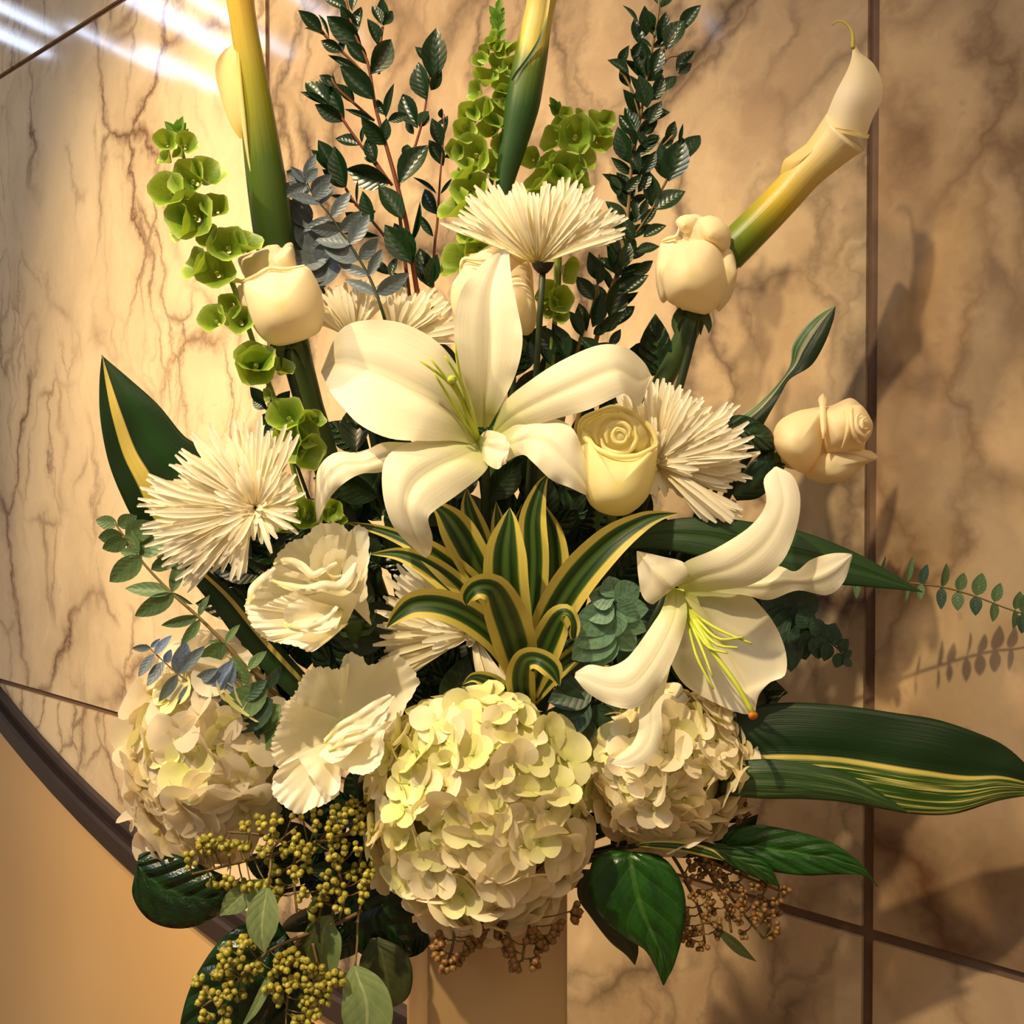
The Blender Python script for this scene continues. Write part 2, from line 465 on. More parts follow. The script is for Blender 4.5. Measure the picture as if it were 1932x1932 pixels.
class Thing:
    def __init__(s, name, label, cat, base, group=None):
        s.root = bpy.data.objects.new(name, None)
        s.root.empty_display_size = 0.02
        C.objects.link(s.root)
        s.L = Vector(base)
        s.root.location = s.L
        WM[s.root.name] = Matrix.Translation(s.L)
        tag(s.root, label, cat, group)

    def geo(s, name, g, mat, parent=None, label=None):
        V, Fc, U = g
        V = np.asarray(V) - np.array(s.L)
        me = mesh_from(name, V, Fc, U, mat)
        o = bpy.data.objects.new(name, me)
        C.objects.link(o)
        p = parent or s.root
        o.parent = p
        WM[o.name] = Matrix.Translation(s.L)
        if parent is not None:
            o.matrix_basis = WM[p.name].inverted() @ WM[o.name]
        if label: o['label'] = label
        return o

    def inst(s, name, me, M, parent=None):
        o = bpy.data.objects.new(name, me)
        C.objects.link(o)
        p = parent or s.root
        o.parent = p
        WM[o.name] = M
        o.matrix_basis = WM[p.name].inverted() @ M
        return o


PX = lambda z: (D0 - float(z) / 2500.0) / F


def frame(base, direction, normal, size, width=None, thick=None):
    """matrix at a bouquet point: local Y along direction, local Z along normal; directions as (right, down, towards)"""
    x, y, z = base
    conv = lambda d: (RT * float(d[0]) - UP * float(d[1]) - FWD * float(d[2]))
    dy = conv(direction).normalized()
    nz = conv(normal)
    nz = nz - dy * nz.dot(dy)
    if nz.length < 1e-4:
        nz = dy.orthogonal()
    nz.normalize()
    dx = dy.cross(nz)
    k = PX(z)
    w = width if width else size
    th = thick if thick else size
    M = Matrix((
        (dx.x * w * k, dy.x * size * k, nz.x * th * k, 0),
        (dx.y * w * k, dy.y * size * k, nz.y * th * k, 0),
        (dx.z * w * k, dy.z * size * k, nz.z * th * k, 0),
        (0, 0, 0, 1)))
    M.translation = W(x, y, z)
    return M


# unit leaf meshes: along +Y from 0 to 1, full width 1 across X
def unit_leaf(name, mat, shape=1.0, fold=0.18, curl=0.15, nu=5, nv=9, tip=1.0, cup=0.0):
    V = []; U = []
    for j in range(nv):
        v = j / (nv - 1)
        w = 0.5 * (math.sin(math.pi * min(1, v ** shape)) ** (0.75 if tip < 1 else 0.95)) if 0 < v < 1 else 0.008
        for i in range(nu):
            uu = -1 + 2 * i / (nu - 1)
            V.append((uu * w, v, fold * abs(uu) * w - curl * v * v + cup * uu * uu * w))
            U.append(((uu + 1) / 2, v))
    return mesh_from(name, V, grid_faces(nu, nv), U, mat)


M_MYR = [unit_leaf('myrtle_leaf_a', G['myrtle'], 0.85, 0.25, 0.05), unit_leaf('myrtle_leaf_b', G['myrtle'], 0.95, 0.35, 0.12)]
M_EB = [unit_leaf('eucalyptus_leaf_a', G['euc_blue'], 0.8, 0.12, 0.08, tip=0.5), unit_leaf('eucalyptus_leaf_b', G['euc_blue'], 0.9, 0.2, -0.08, tip=0.5)]
M_EBB = [unit_leaf('eucalyptus_leaf_blue', G['euc_sky'], 0.8, 0.12, 0.08, tip=0.5), unit_leaf('eucalyptus_leaf_grey', G['euc_blue'], 0.85, 0.12, -0.05, tip=0.5)]
M_EG = [unit_leaf('eucalyptus_leaf_c', G['euc_green'], 0.85, 0.12, 0.08, tip=0.5)]
M_ET = [unit_leaf('eucalyptus_leaf_d', G['euc_teal'], 0.8, 0.06, 0.05, tip=0.5)]
M_ED = [unit_leaf('eucalyptus_leaf_e', G['euc_dark'], 0.8, 0.12, 0.08, tip=0.5)]
M_FIL = [unit_leaf('filler_leaf_a', G['filler'], 0.85, 0.2, 0.15), unit_leaf('filler_leaf_b', G['salal'], 0.85, 0.15, 0.2)]


def bud_mesh(name, mat):
    prof = [(0, 0.03), (0.25, 0.05), (0.45, 0.14), (0.62, 0.25), (0.8, 0.27), (0.92, 0.18), (0.97, 0.07), (1.05, 0.02)]
    V = []; ns = 8
    for h, r in prof:
        for i in range(ns):
            a = 6.2832 * i / ns
            V.append((r * math.cos(a), r * math.sin(a), h))
    return mesh_from(name, V, grid_faces(ns, len(prof), True), None, mat)


M_BUD = bud_mesh('seed_bud', G['bud']); M_BUDB = bud_mesh('seed_bud_brown', G['bud_brown'])


def bell_mesh(name, seed):
    """open papery calyx; mouth radius 1 around local Z, throat at the origin"""
    rs = random.Random(seed)
    prof = [(-0.95, 0.10, 0), (-0.80, 0.26, .15), (-0.5, 0.46, .35), (-0.2, 0.70, .6), (0.0, 0.90, .85), (0.10, 1.02, 1.0)]
    V = []; U = []; ns = 20
    k1 = rs.random() * 6
    for z, r, v in prof:
        for i in range(ns):
            a = 6.2832 * i / ns
            lob = 1 + 0.07 * v * math.cos(5 * a + k1) + 0.04 * v * math.sin(2 * a + k1)
            V.append((r * lob * math.cos(a), r * lob * math.sin(a), z * 1.0 + 0.10 * v * math.sin(3 * a + k1)))
            U.append((i / ns, v))
    Fc = grid_faces(ns, len(prof), True)
    b = len(V)   # little seed in the throat
    for j in range(4):
        for i in range(6):
            th = math.pi * (j + .5) / 4.0; a = 6.28 * i / 6
            V.append((0.14 * math.sin(th) * math.cos(a), 0.14 * math.sin(th) * math.sin(a), -0.62 + 0.2 * math.cos(th))); U.append((0.5, 1.0))
    Fc += grid_faces(6, 4, True, b)
    return mesh_from(name, V, Fc, U, G['bell'])


M_BELL = [bell_mesh('bell_calyx_%s' % c, i) for i, c in enumerate('abc')]

# ------------------------------------------------------------------ the setting: marble wall that recedes to the left
WD = Vector((-0.7404, 0.6722, 0))          # along the wall, away to the left
WN = Vector((-0.6722, -0.7404, 0))         # out of the wall
W0 = Vector((0, 1.2, 0))


def on_wall(x, y, out=0.0):
    """wall coordinates (s, height) where the sight line through x, y meets the wall"""
    ray = ((x - 966) / F * RT + FWD - (y - 966) / F * UP)
    t = (W0 + WN * out - CAM.xyz * Vector((1, 1, 0))).dot(WN) / ray.dot(WN)
    p = CAM + ray * t
    return (p - W0).dot(WD), p.z


WMAT = Matrix(((WD.x, WN.x, 0, W0.x), (WD.y, WN.y, 0, W0.y), (0, 0, 1, 0), (0, 0, 0, 1)))   # local (s, out, z)


def marble_mat(name, big, b0, b1, vc, vsc, wid=1.0, m0=0.42, m1=0.58):
    n = NT(name)
    t = n.n('ShaderNodeTexCoord').outputs['Object']
    rndm = n.n('ShaderNodeObjectInfo').outputs['Random']
    offs = n.n('ShaderNodeCombineXYZ', {0: n.math('MULTIPLY', rndm, 17.0), 1: n.math('MULTIPLY', rndm, 5.0), 2: n.math('MULTIPLY', rndm, 11.0)})
    co = n.n('ShaderNodeVectorMath', {0: t, 1: offs.outputs[0]}, operation='ADD').outputs[0]
    warp = n.n('ShaderNodeTexNoise', {'Vector': co, 'Scale': 4.0, 'Detail': 6.0, 'Roughness': 0.6}).outputs['Color']
    wv = n.n('ShaderNodeVectorMath', {0: warp, 1: (0.5, 0.5, 0.5)}, operation='SUBTRACT').outputs[0]
    wv = n.n('ShaderNodeVectorMath', {0: wv, 3: 0.26}, operation='SCALE').outputs[0]
    c2 = n.n('ShaderNodeVectorMath', {0: co, 1: wv}, operation='ADD').outputs[0]
    veins = None
    for sc, thick, rot, wt in ((((9.0, 0.2, 4.2)), 0.06, 0.35, 0.8), ((3.4, 0.2, 1.6), 0.035, -0.3, 1.0), ((15.0, .2, 6.5), 0.06, 0.15, 0.55)):
        vv = n.n('ShaderNodeTexVoronoi', {'Vector': n.scale(c2, tuple(q * vsc for q in sc), rot=(0, rot, 0)), 'Scale': 1.0}, feature='DISTANCE_TO_EDGE').outputs[0]
        line = n.ramp(vv, [(0.0, (1, 1, 1)), (thick * .45 * wid, (.6, .6, .6)), (thick * wid, (0.22, .22, .22)), (thick * 3.2 * wid, (0, 0, 0))])
        msk = n.ramp(n.noise(n.scale(co, (1, 1, .7), loc=(sc[0], 0, 0)), 3.2, 3.0), [(m0, (0, 0, 0)), (m1, (1, 1, 1))])
        l = n.math('MULTIPLY', n.math('MULTIPLY', line, msk), wt)
        veins = l if veins is None else n.math('MAXIMUM', veins, l)
    cloud = n.ramp(n.noise(n.scale(c2, (1.6, 1, .9)), 2.4, 7.0, 0.65), [(0.44, (0, 0, 0)), (0.66, (1, 1, 1))])
    base = n.mix(n.noise(co, 1.4, 2.0), b0, b1)
    col = n.mix(n.math('MULTIPLY', cloud, big), base, srgb(150, 122, 98))
    col = n.mix(veins, col, vc)
    speck = n.ramp(n.noise(co, 70.0, 2.0), [(0.70, (0, 0, 0)), (0.78, (1, 1, 1))])
    col = n.mix(n.math('MULTIPLY', speck, 0.25), col, srgb(140, 108, 80))
    return n.finish(col, 0.07, spec=0.5)


MARBLE = marble_mat('finely_veined_cream_marble', 0.34, srgb(238, 218, 180), srgb(230, 206, 166), srgb(116, 84, 60), 1.05)
MARBLE_GREY_SHADED = marble_mat('grey_clouded_marble_shaded', 0.72, srgb(208, 186, 152), srgb(198, 174, 140), srgb(84, 68, 56), 0.8, 1.5, .36, .54)  # greyer stone, base also darkened for the bouquet's soft shadow
MARBLE_WARM_DIMMED = marble_mat('brown_patched_marble_dimmed', 0.75, srgb(206, 178, 138), srgb(198, 168, 128), srgb(98, 68, 46), 0.62, 1.7, .38, .54)  # browner stone, base also darkened where the light falls off
grout = NT('brown_grout'); grout = grout.finish(grout.mix(grout.noise(grout.n('ShaderNodeTexCoord').outputs['Object'], 60.0), srgb(92, 68, 52), srgb(124, 98, 78)), 0.85)


def prism(outline, y0, y1):
    """prism over an (s, z) outline between depths y0 and y1"""
    n_ = len(outline)
    V = [(s, y0, z) for s, z in outline] + [(s, y1, z) for s, z in outline]
    Fc = [tuple(range(n_)), tuple(range(2 * n_ - 1, n_ - 1, -1))]
    Fc += [(i, (i + 1) % n_, n_ + (i + 1) % n_, n_ + i) for i in range(n_)]
    return V, Fc


def wall_obj(name, V, Fc, mat, parent=None, smooth=False):
    me = mesh_from(name, V, Fc, None, mat, smooth)
    o = bpy.data.objects.new(name, me)
    C.objects.link(o)
    if parent:
        o.parent = parent
    else:
        o.matrix_world = WMAT
        o['kind'] = 'structure'
    return o


# joints read off the photograph
s1 = on_wall(505, 100)[0]; s2 = (on_wall(1655, 0)[0] + on_wall(1629, 1900)[0]) / 2
zA = (on_wall(0, 145)[1] + on_wall(230, 0)[1]) / 2
zB = (on_wall(0, 1283)[1] + on_wall(1470, 1715)[1] + on_wall(1900, 1840)[1]) / 3
hS = zA - zB; wS = s1 - s2
SMIN, SMAX, ZTOP = -1.3, 3.2, 3.6
g = 0.0052
# arc of the dark moulding, from points of its inner and outer edges on the wall
arc_in = [on_wall(x, y) for x, y in ((-60, 1215), (0, 1295), (47, 1352), (98, 1409), (163, 1478), (232, 1540), (301, 1602), (420, 1690), (560, 1775), (730, 1850), (930, 1905), (1200, 1945), (1500, 1965))]
arc_out = [on_wall(x, y) for x, y in ((-60, 1296), (0, 1371), (72, 1457), (145, 1533), (217, 1594), (264, 1632), (340, 1690), (420, 1746), (560, 1832), (730, 1908), (930, 1965), (1200, 2008), (1500, 2030))]
AI = np.array(arc_in); AO = np.array(arc_out)


def circ(P):
    A = np.c_[2 * P, np.ones(len(P))]
    b = (P ** 2).sum(1)
    x = np.linalg.lstsq(A, b, rcond=None)[0]
    return x[0], x[1], math.sqrt(x[2] + x[0] ** 2 + x[1] ** 2)


cx_, cz_, R_in = circ(AI[:8])
_r = np.hypot(AO[:8, 0] - cx_, AO[:8, 1] - cz_)
R_out = _r.mean()
0 and print('circle', cx_, cz_, R_in, R_out, _r, np.hypot(AI[:, 0] - cx_, AI[:, 1] - cz_), 'joints', s1, s2, zA, zB)

# marble stays inside the circle: slabs are clipped to it
def clip_circle(s_a, s_b, z_a, z_b, R):
    poly = [(s_a, z_a), (s_b, z_a), (s_b, z_b), (s_a, z_b)]
    for k in range(120):
        an = math.pi + math.pi * (k + .5) / 120
        nx, nz = math.cos(an), math.sin(an)
        out = []
        f = [(p[0] - cx_) * nx + (p[1] - cz_) * nz - R for p in poly]
        for q in range(len(poly)):
            p0, p1, f0, f1 = poly[q], poly[(q + 1) % len(poly)], f[q], f[(q + 1) % len(poly)]
            if f0 <= 0: out.append(p0)
            if (f0 <= 0) != (f1 <= 0):
                t = f0 / (f0 - f1)
                out.append((p0[0] + (p1[0] - p0[0]) * t, p0[1] + (p1[1] - p0[1]) * t))
        poly = out
        if len(poly) < 3: return []
    return poly


wall = wall_obj('wall_back', *prism([(SMIN, 0.0), (SMAX, 0.0), (SMAX, ZTOP), (SMIN, ZTOP)], -0.12, -0.005), grout)
cols = [(s2 - wS, wS), (s2, wS), (s1, 1.25), (s1 + 1.25, 1.25)]
rows = []
z = zB - hS
while z < ZTOP:
    rows.append(z); z += hS
from itertools import product
for (s_, wd), z_ in product(cols, rows):
    a0, a1 = max(SMIN, s_ + g), min(SMAX, s_ + wd - g)
    b0, b1 = max(0.02, z_ + g), min(ZTOP, z_ + hS - g)
    if a1 - a0 < 0.05 or b1 - b0 < 0.05: continue
    outl = clip_circle(a0, a1, b0, b1, R_in)
    outl = [p for q, p in enumerate(outl) if math.hypot(outl[q - 1][0] - p[0], outl[q - 1][1] - p[1]) > 1e-4]
    if len(outl) < 3: continue
    sl = wall_obj('marble_slab', *prism(outl, -0.015, 0.0), MARBLE_WARM_DIMMED if s_ < s2 - .01 else (MARBLE_GREY_SHADED if s_ < s1 - .01 else MARBLE), wall)

# beige plastered surface outside the circle
pl = NT('beige_plaster')
_c = pl.n('ShaderNodeTexCoord').outputs['Object']
pl = pl.finish(pl.mix(pl.noise(_c, 2.5, 2.0), srgb(216, 178, 124), srgb(200, 160, 108)), 0.35, spec=0.4)
NSEG = 72
a_l, a_r = math.radians(180), math.radians(360)
V = []; Fc = []
for i in range(NSEG + 1):
    a = a_l + (a_r - a_l) * i / NSEG
    ci, si = math.cos(a), math.sin(a)
    V.append((cx_ + (R_in + .01) * ci, -0.003, cz_ + (R_in + .01) * si))
    k = 3.2
    V.append((cx_ + (R_in + k) * ci, -0.003, cz_ + (R_in + k) * si))
for i in range(NSEG):
    Fc.append((2 * i, 2 * i + 1, 2 * i + 3, 2 * i + 2))
wall_obj('wall_lower', V, Fc, pl)

# moulding: two dark steps swept round the circle
blk = NT('dark_bronze_metal')
_c = blk.n('ShaderNodeTexCoord').outputs['Object']
blk = blk.finish(blk.mix(blk.noise(_c, 9.0), srgb(44, 34, 32), srgb(58, 48, 46)), 0.35, spec=0.5, bump=blk.noise(_c, 120.0), bstr=0.05)
wR = R_out - R_in


def sweep(prof, a0, a1, n=96):
    V = []; m = len(prof)
    for i in range(n + 1):
        a = a0 + (a1 - a0) * i / n
        for r, h in prof:
            V.append((cx_ + r * math.cos(a), h, cz_ + r * math.sin(a)))
    return V, grid_faces(m, n + 1, True)


tr = wall_obj('trim_1', *sweep([(R_in - .002, -0.012), (R_in - .002, 0.010), (R_in + .06 * wR, 0.014), (R_in + .36 * wR, 0.008), (R_in + .38 * wR, -0.012)], math.radians(182), math.radians(350)), blk)
wall_obj('outer_lip', *sweep([(R_in + .37 * wR, -0.012), (R_in + .37 * wR, 0.016), (R_in + .42 * wR, 0.022), (R_in + .88 * wR, 0.022), (R_in + .96 * wR, 0.018), (R_out, 0.010), (R_out, -0.012)], math.radians(182), math.radians(350)), blk, tr)

# skylight strips in the ceiling to the left, seen only as reflections in the polished wall
sky = NT('bluish_daylight_glass'); e_ = sky.n('ShaderNodeEmission', {0: (0.62, 0.74, 1.0, 1), 1: 9.0}); sky.put(sky.out, 'Surface', e_.outputs[0]); sky = sky.m
frm = NT('white_skylight_frame'); frm = frm.finish(srgb(200, 196, 188), 0.6)
wroot = bpy.data.objects.new('window_1', None); C.objects.link(wroot); wroot['kind'] = 'structure'; wroot.location = (-3.4, 2.2, 3.4)
ud = Vector((-0.86, -0.50, 0)).normalized(); vd = Vector((-ud.y, ud.x, 0))
for cx, cy, hl, hw in ((-3.30, 2.87, .17, .022), (-3.52, 2.99, .18, .03), (-3.30, 2.24, .34, .06), (-3.26, 2.02, .36, .03), (-3.80, 2.34, .26, .045), (-3.16, 1.66, .26, .02), (-3.10, .08, .10, .008), (-3.62, 2.55, .30, .015)):
    for nm, k, zz, m_ in (('pane', 1.0, 3.4, sky), ('frame', 1.25, 3.43, frm)):
        c_ = Vector((cx, cy, 0)); P_ = [c_ + ud * hl * k * a_ + vd * (hw * k + (.02 if nm == 'frame' else 0)) * b_ for a_, b_ in ((-1, -1), (1, -1), (1, 1), (-1, 1))]
        V = [(p.x + 3.4, p.y - 2.2, zz - 3.4 + h) for h in (0, .012) for p in P_]
        me = mesh_from(nm, V, [(0, 1, 2, 3), (7, 6, 5, 4), (0, 4, 5, 1), (1, 5, 6, 2), (2, 6, 7, 3), (3, 7, 4, 0)], None, m_, False)
        o = bpy.data.objects.new(nm, me); C.objects.link(o); o.parent = wroot

# floor (below the frame)
fl = NT('stone_floor'); fl = fl.finish(fl.mix(fl.noise(fl.n('ShaderNodeTexCoord').outputs['Object'], 3.0), srgb(196, 160, 112), srgb(176, 140, 98)), 0.4)
me = mesh_from('floor', [(-4, -3, 0), (1.6, -3, 0), (1.6, 4, 0), (-4, 4, 0)], [(0, 1, 2, 3)], None, fl, False)
fo = bpy.data.objects.new('floor', me); C.objects.link(fo); fo['kind'] = 'structure'

# ------------------------------------------------------------------ vase
def rbox_geo(x0, x1, y0, y1, z0, z1, r, rot, pivot, n=5, inner=None):
    """upright box with rounded corners in world units"""
    out = []
    for cx, cy, a0 in ((x1 - r, y1 - r, 0), (x0 + r, y1 - r, 90), (x0 + r, y0 + r, 180), (x1 - r, y0 + r, 270)):
        for k in range(n + 1):
            a = math.radians(a0 + 90 * k / n)
            out.append((cx + r * math.cos(a), cy + r * math.sin(a)))
    c, s_ = math.cos(rot), math.sin(rot)
    m = len(out)
    mx, my = (x0 + x1) / 2, (y0 + y1) / 2
    rings = [(z0, 1.0), (z1 - .003, 1.0), (z1, .985), (z1, .93), (z1 - .004, .91), (z1 - inner, .91)] if inner else [(z0, .99), (z0 + .002, 1.0), (z1 - .003, 1.0), (z1, .985)]
    V = []
    for z_, k in rings:
        for x, y in out:
            x2, y2 = (x - mx) * k, (y - my) * k
            V.append((pivot[0] + x2 * c - y2 * s_, pivot[1] + x2 * s_ + y2 * c, z_))
    Fc = grid_faces(m, len(rings), True)
    Fc.append(tuple(range(m))[::-1]); Fc.append(tuple(range((len(rings) - 1) * m, len(rings) * m)))
    return V, Fc, [(0, 0)] * len(V)


vt = W(907, 1650, -30); vc = (W(907, 1800, -30).x, W(907, 1800, -30).y + 0.075)
ZV0 = 0.86
ceram = NT('cream_glazed_ceramic')
_c = ceram.n('ShaderNodeTexCoord').outputs['Object']
ceram = ceram.finish(ceram.mix(ceram.noise(_c, 4.0), srgb(206, 174, 126), srgb(196, 164, 116)), 0.30, spec=0.5)
vase = Thing('square_vase', 'tall cream ceramic square vase holding the whole flower arrangement', 'vase', (vc[0], vc[1], ZV0))
vase.geo('body', rbox_geo(-.0565, .0565, -.06, .06, ZV0, vt.z, .006, math.radians(14.0), vc, inner=0.10), ceram)
foam = NT('wet_floral_foam'); foam = foam.finish(srgb(40, 62, 30), 0.9)
vase.geo('floral_foam', rbox_geo(-.049, .049, -.052, .052, vt.z - 0.098, vt.z - .005, .004, math.radians(14.0), vc), foam)
plm = NT('white_painted_plinth'); plm = plm.finish(srgb(206, 184, 150), 0.5)
pz = Thing('plinth', 'pale square plinth under the cream vase', 'plinth', (vc[0], vc[1], 0))
pz.geo('body', rbox_geo(-.13, .13, -.13, .13, 0, ZV0 - .03, .01, math.radians(14.0), vc), plm)
pz.geo('top', rbox_geo(-.14, .14, -.14, .14, ZV0 - .03, ZV0, .01, math.radians(14.0), vc), plm)

MOUTH = (925, 1640, -100)


def stem_path(x, y, z, r=6, r2=None, bend=0.0):
    """stem from a flower's base down into the vase mouth"""
    mx, my, mz = MOUTH
    jx = rnd.uniform(-60, 60)
    m1 = (x + (mx - x) * .35 + bend, y + (my - y) * .45, z + (mz - z) * .6 - 25, r)
    m2 = (x + (mx + jx - x) * .75 + bend * .5, y + (my - y) * .78, mz, r)
    return [(x, y, z, r2 or r), m1, m2, (mx + jx, my + 40, mz, r)]


# ------------------------------------------------------------------ lilies
def lily(name, label, base, petals, filaments, pistil, z0, stem_from, tipmat='pistil_tip'):
    t = Thing(name, label, 'lily', W(*stem_from))
    for k, (A, B, kw) in enumerate(petals):
        kw = dict(kw)
        rib = kw.pop('rib', True)
        mat = kw.pop('mat', G['lily'])
        t.geo('petal', loft_geo(A, B, nu=15, nv=34, seed=k + 11, crease=kw.pop('crease', 0.05) * 1.5, **kw), mat)
    for f in filaments:
        fo_ = t.geo('filament', tube_geo([(*p, 3.2) for p in f[:-1]] + [(*f[-1], 2.0)], ns=6, nv=12), G['filament'])
        x, y, z_ = f[-1]
        dx, dy = f[-1][0] - f[-2][0], f[-1][1] - f[-2][1]
        L = math.hypot(dx, dy) + 1e-5
    if pistil:
        pst = t.geo('pistil', tube_geo([(*p[:3], p[3]) for p in pistil], ns=8, nv=16), G['filament'])
        x, y, z_, r = pistil[-1]
        V = []; U = []
        for j in range(7):
            for i in range(12):
                th = math.pi * j / 6; a = 6.283 * i / 12
                rr = 9.5 * (1 + .12 * math.cos(3 * a))
                V.append((x + rr * math.sin(th) * math.cos(a), y + 8 * math.cos(th) + 4, z_ + rr * math.sin(th) * math.sin(a))); U.append((0, 0))
        t.geo('stigma', (WA(V), grid_faces(12, 7, True), U), G[tipmat], parent=pst, **({'label': 'orange stigma'} if tipmat == 'pistil_tip' else {}))
    t.geo('stem', tube_geo(stem_path(*stem_from, r=9)), G['stem_dark'])
    return t


lily('white_lily', 'big white lily facing outward at the centre, yellow-green stamens pointing up left', None, [
    # upper left
    ([(905, 826, 20), (893, 770, 70), (868, 700, 110), (825, 645, 120), (760, 610, 105), (690, 604, 75), (640, 625, 45), (606, 700, 10)],
     [(905, 842, 20), (860, 832, 75), (800, 832, 120), (735, 827, 140), (680, 802, 130), (646, 768, 100), (624, 740, 60), (606, 703, 12)],
     dict(bulge=-0.10, crease=0.05, ruffle=3, freq=3, wave=2)),
    # upper
    ([(900, 806, 15), (880, 750, 60), (863, 690, 90), (857, 610, 95), (872, 545, 80), (905, 502, 62), (940, 470, 60)],
     [(922, 806, 15), (948, 760, 60), (975, 700, 85), (986, 640, 90), (976, 580, 85), (965, 525, 72), (960, 470, 62)],
     dict(bulge=-0.08, ruffle=3, freq=3)),
    # right
    ([(930, 808, 18), (950, 760, 60), (1000, 718, 95), (1060, 680, 112), (1130, 651, 112), (1180, 655, 95), (1214, 682, 70), (1228, 706, 55)],
     [(930, 830, 18), (990, 808, 70), (1050, 790, 110), (1110, 773, 135), (1165, 748, 140), (1182, 744, 132), (1206, 766, 100), (1230, 709, 58)],
     dict(bulge=0.10, crease=0.03, ruffle=3, freq=2)),
    # lower right
    ([(925, 835, 20), (960, 806, 50), (1000, 798, 75), (1045, 790, 92), (1080, 808, 105), (1100, 850, 110), (1112, 895, 105), (1116, 925, 95)],
     [(925, 862, 20), (950, 872, 60), (985, 858, 95), (1005, 872, 120), (1040, 905, 130), (1075, 920, 128), (1100, 932, 112), (1112, 937, 98)],
     dict(bulge=0.16, crease=0.05, ruffle=5, freq=3)),
    # bottom
    ([(898, 832, 18), (830, 826, 70), (765, 838, 110), (726, 868, 135), (722, 930, 150), (740, 990, 140), (775, 1030, 120), (800, 1051, 100)],
     [(930, 852, 18), (915, 890, 80), (865, 932, 130), (822, 962, 160), (808, 980, 165), (816, 1012, 150), (814, 1040, 125), (804, 1053, 102)],
     dict(bulge=0.12, crease=0.05, ruffle=3, freq=2)),
    # left, narrow
    ([(860, 832, 20), (780, 835, 60), (722, 835, 75), (680, 855, 80), (632, 854, 85), (600, 885, 80), (594, 940, 60), (597, 984, 40)],
     [(860, 850, 20), (790, 862, 60), (722, 890, 90), (682, 894, 105), (650, 911, 110), (625, 936, 95), (609, 964, 70), (600, 988, 42)],
     dict(bulge=0.18, crease=0.05, ruffle=4, freq=3)),
    # small inward fold beside the throat
    ([(900, 828, 25), (920, 812, 60), (950, 820, 85), (962, 838, 95)],
     [(905, 850, 25), (915, 872, 70), (940, 885, 95), (958, 862, 100)],
     dict(bulge=0.1, ruffle=2)),
], [
    [(904, 828, 25), (885, 770, 90), (868, 710, 125), (858, 650, 150)],
    [(904, 828, 25), (880, 775, 92), (850, 725, 120), (793, 680, 145)],
    [(904, 828, 25), (882, 780, 90), (858, 735, 120), (812, 676, 150)],
    [(904, 828, 25), (888, 775, 95), (870, 722, 130), (840, 672, 160)],
    [(900, 830, 25), (872, 790, 92), (846, 748, 120), (820, 705, 150)],
], [(902, 830, 25, 6), (884, 788, 80, 7), (868, 748, 110, 5), (852, 712, 130, 4)], 20, (915, 860, -30), 'filament')


